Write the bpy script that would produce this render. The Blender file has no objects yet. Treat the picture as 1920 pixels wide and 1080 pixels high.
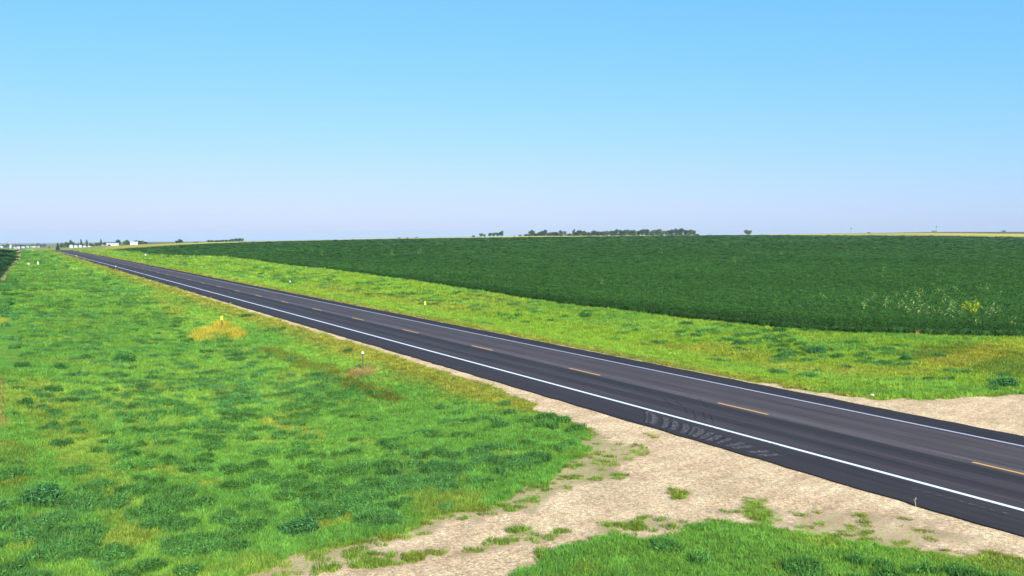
import bpy, math, random
import numpy as np
from mathutils import Vector, Matrix, Euler

# ------------------------------------------------------------------ camera, world, sun, exposure
scene = bpy.context.scene
col = scene.collection
FPX, PITCH, H = 1766.9, math.radians(3.109), 7.185      # focal length in px of a 1920 px wide picture
YAW = math.radians(28.25)                                # road direction, left of the view axis
ROADC = 26.96                                            # distance of the road's centre line
cam_d = bpy.data.cameras.new('camera')
cam_d.sensor_width = 36; cam_d.lens = 36 * FPX / 1920
cam_d.clip_start = 0.1; cam_d.clip_end = 60000
cam = bpy.data.objects.new('camera', cam_d); col.objects.link(cam)
cam.location = (0, 0, H); cam.rotation_euler = (math.pi / 2 - PITCH, 0, 0)
scene.camera = cam

SUN_EL, SUN_AZ = math.radians(29.5), math.radians(163)   # azimuth clockwise from the view direction (+Y)
sun_dir = Vector((math.cos(SUN_EL) * math.sin(SUN_AZ), math.cos(SUN_EL) * math.cos(SUN_AZ), math.sin(SUN_EL)))
world = bpy.data.worlds.new('World'); scene.world = world
world.use_nodes = True
wt = world.node_tree; wt.nodes.clear()
sky = wt.nodes.new('ShaderNodeTexSky'); sky.sky_type = 'NISHITA'; sky.sun_disc = False
sky.sun_elevation = SUN_EL; sky.sun_rotation = SUN_AZ
sky.altitude = 0; sky.air_density = 1.5; sky.dust_density = 0.3; sky.ozone_density = 6.0
sc_ = wt.nodes.new('ShaderNodeSeparateColor'); cc_ = wt.nodes.new('ShaderNodeCombineColor')
for ch, (pw, kk) in enumerate(((1.0, .325), (.53, 1.01), (.45, 1.86))):        # the camera's own colour response on the sky
    p1 = wt.nodes.new('ShaderNodeMath'); p1.operation = 'POWER'; p1.inputs[1].default_value = pw
    p2 = wt.nodes.new('ShaderNodeMath'); p2.operation = 'MULTIPLY'; p2.inputs[1].default_value = kk
    wt.links.new(sc_.outputs[ch], p1.inputs[0]); wt.links.new(p1.outputs[0], p2.inputs[0]); wt.links.new(p2.outputs[0], cc_.inputs[ch])
bg = wt.nodes.new('ShaderNodeBackground'); bg.inputs['Strength'].default_value = 0.15
wo = wt.nodes.new('ShaderNodeOutputWorld')
wt.links.new(sky.outputs[0], sc_.inputs[0]); wt.links.new(cc_.outputs[0], bg.inputs['Color'])
wt.links.new(bg.outputs[0], wo.inputs[0])
sd = bpy.data.lights.new('sun', 'SUN'); sd.energy = 4.5; sd.angle = math.radians(0.53); sd.color = (1.0, 0.94, 0.84)
sun = bpy.data.objects.new('sun', sd); col.objects.link(sun)
sun.rotation_euler = sun_dir.to_track_quat('Z', 'Y').to_euler()
scene.view_settings.view_transform = 'Standard'; scene.view_settings.look = 'None'
scene.view_settings.gamma = 1.0; scene.view_settings.exposure = 0.88
scene.render.resolution_x = 1024; scene.render.resolution_y = 576
scene.render.engine = 'CYCLES'
scene.cycles.max_bounces = 6; scene.cycles.diffuse_bounces = 3; scene.cycles.transmission_bounces = 3
scene.cycles.volume_bounces = 0

rng = np.random.default_rng(7); random.seed(7)

# ------------------------------------------------------------------ numeric helpers
def sm(a, b, x):
    t = np.clip((x - a) / (b - a), 0, 1); return t * t * (3 - 2 * t)

def _hash(i, j, s):
    n = (i.astype(np.int64) * 374761393 + j.astype(np.int64) * 668265263 + s * 974634777) & 0x7fffffff
    n = ((n ^ (n >> 13)) * 1274126177) & 0x7fffffff
    return ((n ^ (n >> 16)) & 0xffffff) / float(0xffffff)

def vnoise(x, y, s=0):
    i = np.floor(x); j = np.floor(y); fx = x - i; fy = y - j
    fx = fx * fx * (3 - 2 * fx); fy = fy * fy * (3 - 2 * fy)
    a = _hash(i, j, s); b = _hash(i + 1, j, s); c = _hash(i, j + 1, s); d = _hash(i + 1, j + 1, s)
    return (a * (1 - fx) + b * fx) * (1 - fy) + (c * (1 - fx) + d * fx) * fy

def fbm(x, y, s=0, o=3):
    t = 0; a = .5; n = 0
    for k in range(o):
        t = t + a * vnoise(x * 2 ** k + 17.3 * k, y * 2 ** k - 9.1 * k, s + k); n += a; a *= .5
    return t / n

CY, SY_ = math.cos(YAW), math.sin(YAW)
def uv2xy(u, v): return -u * SY_ + v * CY, u * CY + v * SY_
def xy2uv(X, Y): return -X * SY_ + Y * CY, X * CY + Y * SY_

def topix(X, Y, Z):
    z = Z - H
    y = Y * math.cos(PITCH) - z * math.sin(PITCH); zz = z * math.cos(PITCH) + Y * math.sin(PITCH)
    y = np.where(np.abs(y) < .01, .01, y)
    px = 960 + FPX * X / y; py = 540 - FPX * zz / y
    bad = y < 1
    return np.where(bad, -9999, px), np.where(bad, 9999, py)

# far relief: for bearings across the view, (distance, height seen as a level on the horizon) pairs
HZ = 444.0
COLS = [
 (-1200, [(550, 467), (1500, 467), (2600, 464.5), (7000, 459.5), (16000, 456)]),
 (0,    [(560, 466.6), (1500, 467), (2600, 464.3), (7000, 459), (16000, 455.6)]),
 (95,   [(577, 466), (1300, 467), (2600, 463.5), (7000, 458.5), (16000, 454.8)]),
 (200,  [(440, 471.8), (620, 466.5), (900, 461), (1050, 460), (2000, 461), (16000, 453.6)]),
 (300,  [(400, 474), (600, 463.5), (880, 457.6), (1150, 456.6), (2000, 458), (16000, 453)]),
 (400,  [(400, 472), (650, 457.6), (950, 454.3), (1150, 454), (2000, 455.5), (16000, 452.3)]),
 (540,  [(400, 468), (750, 453.4), (900, 451.6), (1200, 451), (2000, 452.5), (16000, 451)]),
 (700,  [(400, 467), (850, 449.8), (1100, 447.6), (1500, 447.6), (2200, 450), (16000, 450.5)]),
 (850,  [(400, 466), (900, 447.5), (1200, 445.0), (1500, 444.8), (2200, 448), (16000, 450)]),
 (1000, [(400, 466), (950, 445.6), (1280, 442.2), (1500, 442.2), (2200, 445), (16000, 450)]),
 (1300, [(400, 466), (1050, 442.4), (1300, 441.0), (1500, 440.8), (2200, 443), (16000, 449)]),
 (1400, [(400, 466), (1050, 441.6), (1400, 439.9), (1600, 440), (2400, 443), (16000, 449)]),
 (1600, [(400, 466), (1000, 442.6), (1300, 438.6), (1700, 437), (2400, 440), (16000, 449)]),
 (1750, [(400, 466), (950, 443.6), (1300, 438), (1900, 434.2), (2600, 437), (16000, 449)]),
 (1920, [(400, 466), (900, 446), (1300, 440), (2000, 434.2), (2700, 437), (16000, 449)]),
 (3200, [(400, 466), (900, 446), (1300, 440), (2000, 434.2), (2700, 437), (16000, 449)]),
]
_R = np.concatenate([np.arange(0, 3000, 50.), np.arange(3000, 20001, 500.)])
_P = np.array([c[0] for c in COLS], float)
_T = []
for px_, lst in COLS:
    rr = [0, 200] + [a for a, b in lst] + [20001]
    zz = [0, 0] + [H - (b - HZ) * a / FPX for a, b in lst]; zz.append(zz[-1])
    _T.append((np.interp(_R * .93, rr, zz) + np.interp(_R, rr, zz) + np.interp(_R * 1.07, rr, zz)) / 3)
_T = np.array(_T)

def zroad(u):
    u = np.asarray(u, float)
    return np.interp(u, [-1e5, 0, 540, 577, 640, 800, 1400, 2600, 20000], [0, 0, 0, -.12, -.9, -3.6, -12, -22, -90])

def zfar(X, Y):
    X = np.asarray(X, float); Y = np.asarray(Y, float)
    r = np.hypot(X, Y); az = np.clip(np.arctan2(X, Y), -.85, .85)
    px = 960 + FPX * np.tan(az)
    px = np.clip(px, _P[0], _P[-1]); d = np.clip(r * np.cos(az), 0, 20000)
    ci = np.clip(np.searchsorted(_P, px, side='right') - 1, 0, len(_P) - 2)
    f = (px - _P[ci]) / (_P[ci + 1] - _P[ci])
    ri = np.clip(np.searchsorted(_R, d, side='right') - 1, 0, len(_R) - 2)
    g = (d - _R[ri]) / (_R[ri + 1] - _R[ri])
    a = _T[ci, ri] * (1 - g) + _T[ci, ri + 1] * g
    b = _T[ci + 1, ri] * (1 - g) + _T[ci + 1, ri + 1] * g
    return a * (1 - f) + b * f

PV_N, PV_F = 21.35, 32.2                                 # pavement edges (v)
def zt(X, Y):
    """height of the ground"""
    X = np.asarray(X, float); Y = np.asarray(Y, float)
    u, v = xy2uv(X, Y)
    zf = zfar(X, Y)
    w = sm(7, 24, np.abs(v - ROADC)) * sm(200, 330, np.hypot(X, Y))
    z = zroad(u) * (1 - w) + zf * w
    nd = np.interp(v, [-12, 0, 6, 11, 15, 19.3, 20.4, 21.3], [-.1, -.25, -.6, -.95, -.75, -.13, -.03, 0]) * sm(27, 42, u)
    fd = np.interp(v, [32.2, 33.2, 37, 41, 46, 52, 56], [0, -.04, -.55, -.8, -.55, -.1, 0]) * sm(30, 46, u)
    z = z + np.where(v < ROADC, nd, fd)
    off = (np.abs(v - ROADC) > 6.5)
    z = z + np.where(off, (fbm(X * .25, Y * .25, 5) - .5) * .12, 0) * sm(6.5, 9, np.abs(v - ROADC))
    z = z - 0.03 - np.where(np.abs(v - ROADC) < 6.2, np.clip(u, 0, 1500) * .0004, 0)
    return z

def at(px, py):
    """ground point under a reference pixel"""
    a = (px - 960) / FPX; b = -(py - 540) / FPX
    dx = a; dy = math.cos(PITCH) + b * math.sin(PITCH); dz = b * math.cos(PITCH) - math.sin(PITCH)
    z = 0.
    for _ in range(14):
        t = (z - H) / dz; X, Y = dx * t, dy * t
        z = .5 * z + .5 * float(zt(X, Y))
    return Vector((X, Y, float(zt(X, Y))))

def atd(px, depth):
    X = (px - 960) / FPX * depth
    return Vector((X, depth, float(zt(X, depth))))

def inpoly(px, py, poly):
    r = np.zeros(np.shape(px), bool); n = len(poly)
    for i in range(n):
        x1, y1 = poly[i]; x2, y2 = poly[(i + 1) % n]
        if y1 == y2: continue
        c = ((y1 > py) != (y2 > py)) & (px < (x2 - x1) * (py - y1) / (y2 - y1) + x1)
        r ^= c
    return r

def stroke(px, py, pts, rx, ry):
    """soft brush along a polyline, 1 at the core, 0 outside"""
    d = np.full(np.shape(px), 1e9)
    if len(pts) == 1: pts = pts * 2
    for (x1, y1), (x2, y2) in zip(pts[:-1], pts[1:]):
        ax, ay, bx, by = x1 / rx, y1 / ry, x2 / rx, y2 / ry
        X, Y = px / rx, py / ry; L = (bx - ax) ** 2 + (by - ay) ** 2 + 1e-9
        t = np.clip(((X - ax) * (bx - ax) + (Y - ay) * (by - ay)) / L, 0, 1)
        d = np.minimum(d, np.hypot(X - ax - t * (bx - ax), Y - ay - t * (by - ay)))
    return 1 - sm(.5, 1.0, d)

# ------------------------------------------------------------------ what grows where (fixed on the ground)
NB = [(860, 640), (900, 708), (960, 738), (1010, 762), (1060, 785), (1100, 800), (1130, 815), (1190, 832), (1225, 850), (1165, 875),
      (1172, 900), (1090, 915), (1030, 940), (990, 960), (890, 985), (830, 985), (770, 1010), (700, 1045), (560, 1078),
      (540, 1130), (900, 1130), (945, 1085), (975, 1058), (1010, 1038), (1060, 1014), (1140, 1003), (1200, 1008), (1270, 994),
      (1330, 981), (1400, 979), (1500, 989), (1620, 1006), (1750, 1022), (1850, 1040), (1920, 1056), (2400, 1160), (2400, 640)]
SP = [(1000, 755), (1060, 780), (1098, 815), (1090, 850), (1052, 880), (950, 932), (830, 967), (640, 1018), (430, 1090), (430, 1200),
      (930, 1200), (960, 1085), (1010, 1050), (1060, 1030), (1140, 1012), (1200, 1018), (1270, 1004), (1330, 990), (1400, 988),
      (1500, 999), (1620, 1014), (1750, 1032), (1850, 1050), (1920, 1066), (2400, 1175), (2400, 640), (1000, 640)]
FB = [(1400, 716), (1460, 724), (1540, 737), (1600, 743), (1660, 748), (1760, 748), (1860, 744), (1920, 740),
      (2100, 728), (2600, 700), (2600, 1000), (1400, 722)]
PATCH = [([(680, 1058), (820, 1040)], 75, 12, .54), ([(900, 1028), (1025, 1000)], 40, 12, .5), ([(1250, 931), (1285, 934)], 24, 8, .58),
         ([(1225, 816), (1238, 818)], 14, 6, .7), ([(1385, 940), (1410, 948), (1460, 988)], 24, 9, .60), ([(1180, 980), (1260, 985)], 80, 12, .42),
         ([(1150, 990), (1210, 985)], 70, 14, .45), ([(1420, 962), (1560, 965), (1700, 975)], 90, 8, .42), ([(1560, 985), (1760, 1010)], 130, 12, .42)]

def cover(X, Y, px, py, u, v):
    """vegetation cover 0..1"""
    wx = (fbm(X * 1.1, Y * 1.1, 21, 4) - .5); wy = (fbm(X * 1.1, Y * 1.1, 31, 4) - .5)
    k = 900 / np.clip(np.hypot(X, Y), 15, 900)
    qx = px + wx * 2.4 * k; qy = py + wy * .9 * k
    near = (v < 24)
    c = np.ones(np.shape(X))
    c = np.where(near & inpoly(qx, qy, SP), .45, c)
    c = np.where(near & inpoly(qx, qy, NB), .0, c)
    for pts, rx, ry, s in PATCH:
        c = np.where(near, np.maximum(c, s * stroke(qx, qy, pts, rx, ry)), c)
    c = np.where((~near) & inpoly(qx, qy, FB), 0, c)
    n = (fbm(u * .5, v * 2, 41) - .5)
    c = np.minimum(c, np.where(v < ROADC, 1 - sm(20.4, 20.85, v + n * .7), sm(32.45, 33.0, v + n * .5)))
    c = np.where((v > 20.9) & (v < 32.4), 0, c)
    return c

WP = [  # density of dark weeds: polygon, value
 ([(0, 470), (330, 470), (260, 500), (330, 590), (420, 650), (600, 680), (690, 725), (640, 745), (480, 690), (330, 700), (230, 800), (0, 820)], .30),
 ([(0, 500), (30, 488), (215, 488), (330, 575), (390, 625), (470, 650), (330, 690), (210, 640), (60, 650), (50, 600), (0, 590)], .72),
 ([(30, 470), (250, 478), (200, 500), (0, 520)], .55),
 ([(60, 600), (210, 600), (210, 660), (60, 660)], .45),
 ([(240, 640), (460, 650), (640, 700), (700, 760), (560, 790), (590, 850), (620, 880), (700, 870), (800, 850), (1000, 835), (1094, 818),
   (1060, 862), (950, 905), (820, 940), (640, 985), (560, 1010), (430, 1055), (330, 1200), (0, 1200), (0, 985), (60, 960), (120, 925), (190, 880),
   (190, 830), (230, 800), (215, 760), (300, 700)], .70),
 ([(520, 860), (700, 880), (1000, 835), (1090, 822), (1060, 862), (950, 905), (820, 940), (640, 985), (560, 1010), (430, 1055), (100, 1200), (0, 1200), (0, 1000), (300, 900)], .86),
 ([(1060, 1060), (1200, 1035), (1300, 1040), (1500, 1050), (1800, 1085), (2400, 1300), (900, 1300), (980, 1085)], .5),
]
def weedw(px, py, u, v):
    w = np.full(np.shape(px), .10); k_ = np.clip(900 / np.clip(np.hypot(*uv2xy(u, v)), 15, 900), 1, 40)
    px = px + (fbm(u * .35, v * .35, 55) - .5) * 4.5 * k_; py = py + (fbm(u * .35, v * .35, 56) - .5) * 1.6 * k_
    for poly, s in WP:
        w = np.where(inpoly(px, py, poly), s, w)
    w = np.where(v > 19.2, 0, w); w = np.where((v > 16) & (u > 38), .015, w)
    fr = (v > ROADC)
    wf = np.where((v > 42) & (v < 53) & (px < 1010), .50, .05)
    wf = np.where((v > 39) & (v < 50) & (px < 430), .40, wf)
    wf = np.maximum(wf, .55 * stroke(px, py, [(1330, 628), (1480, 655), (1560, 668), (1720, 672)], 90, 26))
    wf = np.maximum(wf, .6 * stroke(px, py, [(1880, 722)], 50, 14))
    wf = np.where(v < 36, 0, wf)
    return np.where(fr, wf, w)

LIME = np.array([.235, .415, .060]); GREEN = np.array([.145, .33, .055]); YEL = np.array([.34, .33, .05])
GOLD = np.array([.50, .41, .05]); DRY = np.array([.33, .27, .08]); WEED = np.array([.084, .215, .058]); OLIVE = np.array([.14, .15, .03])
DRYS = [([(378, 634), (412, 622), (436, 626)], 28, 11, .95, GOLD), ([(416, 612)], 20, 10, .95, GOLD),
        ([(668, 706), (692, 697)], 20, 11, .92, DRY), ([(640, 700), (560, 680), (500, 658)], 26, 9, .65, OLIVE),
        ([(600, 705), (660, 722), (740, 750)], 34, 8, .85, OLIVE), ([(80, 978)], 40, 14, .7, YEL), ([(505, 795), (580, 820)], 26, 14, .6, YEL),
        ([(240, 735), (290, 730)], 60, 10, .35, YEL), ([(410, 738)], 24, 8, .6, YEL), ([(0, 720), (0, 800)], 14, 12, .7, DRY),
        ([(20, 860), (10, 900)], 60, 40, .35, OLIVE), ([(60, 740), (150, 840), (230, 960)], 70, 40, .30, YEL),
        ([(640, 975), (560, 1000)], 40, 10, .5, YEL), ([(0, 605)], 18, 14, .8, GOLD), ([(240, 500), (215, 508)], 16, 7, .8, YEL),
        ([(250, 510), (420, 565), (600, 625), (900, 740), (1090, 795)], 40, 9, .6, YEL), ([(300, 560), (335, 590)], 26, 8, .4, YEL),
        ([(600, 540), (700, 556), (900, 585)], 60, 5, .5, YEL), ([(880, 555), (960, 572)], 60, 6, .4, YEL),
        ([(1590, 701)], 22, 5, .9, DRY), ([(1800, 668), (1915, 690)], 150, 26, .55, OLIVE), ([(1330, 655), (1480, 690), (1700, 705)], 70, 13, .5, YEL),
        ([(1900, 650), (1760, 690)], 70, 14, .4, GOLD), ([(1230, 650), (1300, 656)], 60, 7, .45, YEL),
        ([(1420, 735), (1600, 738), (1900, 735)], 60, 7, .5, GREEN), ([(700, 790), (950, 800), (1080, 820)], 110, 45, .6, GREEN)]

def grasscol(X, Y, px, py, u, v):
    d = np.hypot(X, Y)
    n1 = fbm(X * .11, Y * .11, 3); n2 = fbm(X * .55, Y * .55, 13); n3 = fbm(u * .06, v * .5, 23)
    f = sm(.30, .68, n1)[..., None]
    c = LIME * (1 - f) + GREEN * f
    g = (sm(.55, .8, n2) * .45)[..., None]; c = c * (1 - g) + YEL * g
    fs = ((v > ROADC) * .75 * sm(.2, .6, n3))[..., None]                 # far verge is more lime-yellow
    c = c * (1 - fs) + np.array([.27, .41, .04]) * fs
    edge = (np.where(v < ROADC, sm(17.6, 19.6, v), 1 - sm(33.2, 34.5, v)) * (.4 + .6 * n2) * .9)[..., None]
    c = c * (1 - edge) + YEL * np.array([1, .9, 1.1]) * edge
    lf = (stroke(px, py, [(100, 540)], 420, 200) * (v < 14) * .35)[..., None]
    c = c * (1 - lf) + GREEN * .8 * lf
    for pts, rx, ry, s, cc in DRYS:
        jx = px + (n2 - .5) * 30; jy = py + (fbm(X * .7, Y * .7, 77) - .5) * 14
        a = (s * stroke(jx, jy, pts, rx, ry))[..., None]
        c = c * (1 - a) + cc * a
    sp = (sm(.05, .5, 1 - cover(X, Y, px, py, u, v)) * .5)[..., None]
    c = c * (1 - sp) + np.array([.22, .24, .03]) * sp
    c = c * (.8 + .4 * fbm(X * 1.7, Y * 1.7, 90, 2))[..., None]
    return c

# soybean field: near edge as seen, far edge by distance
SE = [(196, 471.2), (240, 474), (280, 478), (340, 481), (420, 483), (473, 489.5), (535, 499), (633, 509), (700, 518.5), (856, 541), (973, 560),
      (1060, 573), (1280, 599), (1420, 614), (1500, 621), (1600, 627), (1750, 632), (1920, 635), (2100, 640), (2500, 652)]
_se = [at(*p) for p in SE]
_sa = np.array([math.atan2(p.x, p.y) for p in _se]); _sr = np.array([math.hypot(p.x, p.y) for p in _se])
_fa = np.arctan((np.array([190, 200, 300, 400, 540, 700, 850, 1000, 1300, 1400, 1600, 1750, 1920, 2500]) - 960) / FPX)
_fd = np.array([455, 470, 590, 655, 750, 850, 900, 950, 1050, 1050, 1000, 950, 900, 900.])
def soy_near(az): return np.interp(az, _sa, _sr)
def soy_far(az): return np.interp(az, _fa, _fd) / np.cos(az)
def insoy(X, Y, m=0.):
    r = np.hypot(X, Y); az = np.arctan2(X, Y)
    return (az > _sa[0]) & (r > soy_near(az) + m) & (r < soy_far(az) - m)

def groundcol(X, Y, px, py, u, v):
    c = grasscol(X, Y, px, py, u, v)
    r = np.hypot(X, Y); az = np.arctan2(X, Y)
    # soil under the crops
    s = insoy(X, Y)[..., None]; c = np.where(s, np.array([.05, .06, .025]), c)
    lf = ((v < -1) & (u > 150) & (u < 529))[..., None]; c = np.where(lf, np.array([.05, .06, .025]), c)
    # country beyond
    beyond = (az > _sa[0]) & (r > soy_far(az)) | ((r > 590) & (np.abs(v - ROADC) > 26)) | ((az > -.5) & (r > 590) & (v > 45))
    beyond |= (r > 2500)
    qu = np.floor(u / 800 + .3); qv = np.floor(v / 400 + .2)
    hsh = _hash(qu, qv, 4)
    pal = np.array([[.16, .17, .04], [.10, .16, .03], [.30, .27, .09], [.08, .13, .03], [.26, .25, .07], [.13, .15, .04], [.2, .2, .06]])
    cc = pal[(hsh * 6.99).astype(int)]
    gold = (r < soy_far(az) + 420) | ((az > -.02) & (r < 1750))
    gold &= (az > _sa[0] - .02) & (r < 2500)
    gc = np.array([.60, .52, .12]) * (.85 + .3 * fbm(u * .01, v * .02, 8))[..., None]
    brn = sm(.5, .6, fbm(u * .004, v * .012, 19))[..., None] * .5
    gc = gc * (1 - brn) + np.array([.28, .2, .06]) * brn
    cc = np.where(gold[..., None], gc, cc)
    dk = ((r < soy_far(az) + 26) & (az > _sa[0]))[..., None]; cc = np.where(dk, np.array([.07, .10, .02]), cc)
    dk2 = ((r > soy_far(az) + 95) & (r < soy_far(az) + 125) & (az < -.2))[..., None]; cc = np.where(dk2, np.array([.10, .12, .03]), cc)
    ridge = ((r > 1650) & (r < 2600) & (az > -.3))[..., None]; cc = np.where(ridge, np.array([.15, .14, .07]), cc)
    dip = ((az < _sa[0]) & (r > 590) & (r < 2500) & (v < 400))[..., None]; cc = np.where(dip, np.array([.3, .3, .1]), cc)
    return np.where(beyond[..., None], cc, c)

# ------------------------------------------------------------------ materials
def newmat(name):
    m = bpy.data.materials.new(name); m.use_nodes = True
    nt = m.node_tree; nt.nodes.clear()
    out = nt.nodes.new('ShaderNodeOutputMaterial')
    return m, nt, out
def N(nt, t, **k):
    n = nt.nodes.new(t)
    for a, b in k.items():
        if a.startswith('i_'):
            key = a[2:]; n.inputs[int(key) if key.isdigit() else key].default_value = b
        else: setattr(n, a, b)
    return n
def mixc(nt, a, b, f, bt='MIX'):
    m = N(nt, 'ShaderNodeMix', data_type='RGBA', blend_type=bt)
    for sock, val in ((m.inputs[0], f), (m.inputs[6], a), (m.inputs[7], b)):
        if hasattr(val, 'is_linked') or isinstance(val, bpy.types.NodeSocket): nt.links.new(val, sock)
        elif isinstance(val, (tuple, list)): sock.default_value = tuple(val) + (1,) if len(val) == 3 else val
        else: sock.default_value = val
    return m.outputs[2]
def noise(nt, scale, detail=3, rough=.55, vec=None, dist=0):
    n = N(nt, 'ShaderNodeTexNoise'); n.inputs['Scale'].default_value = scale; n.inputs['Detail'].default_value = detail
    n.inputs['Roughness'].default_value = rough; n.inputs['Distortion'].default_value = dist
    if vec is not None: nt.links.new(vec, n.inputs['Vector'])
    return n.outputs['Fac']
def ramp(nt, f, a, b, ca=(0, 0, 0), cb=(1, 1, 1)):
    r = N(nt, 'ShaderNodeMapRange'); r.inputs['From Min'].default_value = a; r.inputs['From Max'].default_value = b
    nt.links.new(f, r.inputs['Value']); return r.outputs['Result']
def math_(nt, op, a, b=None):
    m = N(nt, 'ShaderNodeMath', operation=op)
    for i, x in enumerate((a, b)):
        if x is None: continue
        if isinstance(x, bpy.types.NodeSocket): nt.links.new(x, m.inputs[i])
        else: m.inputs[i].default_value = x
    return m.outputs[0]
def geopos(nt): return N(nt, 'ShaderNodeNewGeometry').outputs['Position']

def simple(name, c, rough=.7, var=.25, scale=4., metal=0., c2=None, bump=0.):
    m, nt, out = newmat(name)
    b = N(nt, 'ShaderNodeBsdfPrincipled'); b.inputs['Roughness'].default_value = rough; b.inputs['Metallic'].default_value = metal
    tc = N(nt, 'ShaderNodeTexCoord').outputs['Object']
    f = noise(nt, scale, 4, .6, tc)
    c2 = c2 or tuple(x * (1 - var) for x in c)
    nt.links.new(mixc(nt, c2, c, ramp(nt, f, .3, .65)), b.inputs['Base Color'])
    if bump:
        bp = N(nt, 'ShaderNodeBump'); bp.inputs['Strength'].default_value = bump; nt.links.new(f, bp.inputs['Height'])
        nt.links.new(bp.outputs[0], b.inputs['Normal'])
    nt.links.new(b.outputs[0], out.inputs[0]); return m

def leafmat(name, base=None, trans=.3, var=.35, rough=.6):
    """foliage; colour from the plant's own tint when base is None"""
    m, nt, out = newmat(name)
    if base is None:
        a = N(nt, 'ShaderNodeAttribute', attribute_type='INSTANCER', attribute_name='tint').outputs['Color']
    else:
        a = N(nt, 'ShaderNodeRGB'); a.outputs[0].default_value = tuple(base) + (1,); a = a.outputs[0]
    la = N(nt, 'ShaderNodeAttribute', attribute_type='GEOMETRY', attribute_name='leafvar').outputs['Fac']
    v = mixc(nt, (1 - var,) * 3, (1 + var,) * 3, la)
    c = mixc(nt, a, v, 1.0, 'MULTIPLY')
    d = N(nt, 'ShaderNodeBsdfDiffuse'); t = N(nt, 'ShaderNodeBsdfTranslucent')
    nt.links.new(c, d.inputs[0]); nt.links.new(c, t.inputs[0])
    mx = N(nt, 'ShaderNodeMixShader'); mx.inputs[0].default_value = trans
    nt.links.new(d.outputs[0], mx.inputs[1]); nt.links.new(t.outputs[0], mx.inputs[2])
    nt.links.new(mx.outputs[0], out.inputs[0]); return m

# ------------------------------------------------------------------ object helpers
def tag(o, label=None, cat=None, group=None, kind=None):
    if label: o['label'] = label
    if cat: o['category'] = cat
    if group: o['group'] = group
    if kind: o['kind'] = kind
    return o
def mesh_np(name, V, F, mat=None, parent=None, smooth=False, attrs=None):
    """F: (n,k) array of one face size"""
    me = bpy.data.meshes.new(name)
    V = np.ascontiguousarray(V, np.float32); n = len(V)
    me.vertices.add(n); me.vertices.foreach_set('co', V.ravel())
    if F is not None and len(F):
        F = np.ascontiguousarray(F, np.int32); k = F.shape[1]
        me.loops.add(F.size); me.loops.foreach_set('vertex_index', F.ravel())
        me.polygons.add(len(F)); me.polygons.foreach_set('loop_start', np.arange(0, F.size, k, dtype=np.int32))
        me.polygons.foreach_set('loop_total', np.full(len(F), k, np.int32))
        me.polygons.foreach_set('use_smooth', np.full(len(F), smooth, bool))
    for nm, ty, dom, arr in (attrs or []):
        at_ = me.attributes.new(nm, ty, dom)
        key = {'FLOAT': 'value', 'INT': 'value', 'FLOAT_VECTOR': 'vector', 'FLOAT_COLOR': 'color'}[ty]
        at_.data.foreach_set(key, np.ascontiguousarray(arr, np.int32 if ty == 'INT' else np.float32).ravel())
    me.update(calc_edges=True); me.validate()
    o = bpy.data.objects.new(name, me); col.objects.link(o)
    if mat: me.materials.append(mat)
    if parent: o.parent = parent
    return o
class MB:
    """collects mixed faces"""
    def __init__(s): s.v = []; s.f = []
    def add(s, vs, fs):
        b = len(s.v); s.v += [tuple(x) for x in vs]; s.f += [tuple(b + i for i in f) for f in fs]
    def box(s, c, d, rz=0):
        x, y, z = d[0] / 2, d[1] / 2, d[2] / 2; R = Matrix.Rotation(rz, 3, 'Z')
        vs = [R @ Vector((sx * x, sy * y, sz * z)) + Vector(c) for sz in (-1, 1) for sx, sy in ((-1, -1), (1, -1), (1, 1), (-1, 1))]
        s.add(vs, [(3, 2, 1, 0), (4, 5, 6, 7), (0, 1, 5, 4), (1, 2, 6, 5), (2, 3, 7, 6), (3, 0, 4, 7)])
    def tube(s, pts, rad, n=8, cap=True):
        rings = []
        for i, p in enumerate(pts):
            p = Vector(p); a = Vector(pts[max(i - 1, 0)]); b = Vector(pts[min(i + 1, len(pts) - 1)])
            d = (b - a).normalized(); q = d.to_track_quat('Z', 'Y').to_matrix()
            rings.append([p + q @ Vector((rad[i] * math.cos(2 * math.pi * k / n), rad[i] * math.sin(2 * math.pi * k / n), 0)) for k in range(n)])
        vs = [v for r in rings for v in r]; fs = []
        for i in range(len(pts) - 1):
            for k in range(n):
                fs.append((i * n + k, i * n + (k + 1) % n, (i + 1) * n + (k + 1) % n, (i + 1) * n + k))
        if cap: fs.append(tuple(range(n))[::-1]); fs.append(tuple((len(pts) - 1) * n + k for k in range(n)))
        s.add(vs, fs)
    def build(s, name, mat, parent=None, smooth=False, loc=None):
        me = bpy.data.meshes.new(name); me.from_pydata(s.v, [], s.f); me.materials.append(mat)
        for p in me.polygons: p.use_smooth = smooth
        me.update(); o = bpy.data.objects.new(name, me); col.objects.link(o)
        if parent: o.parent = parent
        if loc is not None: o.location = loc
        return o
def empty(name, loc, rz=0, sc=1.):
    o = bpy.data.objects.new(name, None); col.objects.link(o); o.location = loc; o.rotation_euler = (0, 0, rz)
    o.scale = (sc,) * 3 if not isinstance(sc, (tuple, list)) else sc; o.empty_display_size = .3
    return o
def copy_tree(o, parent=None):
    c = o.copy(); col.objects.link(c); c.parent = parent
    for ch in [x for x in bpy.data.objects if x.parent == o]:
        copy_tree(ch, c)
    return c

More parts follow.
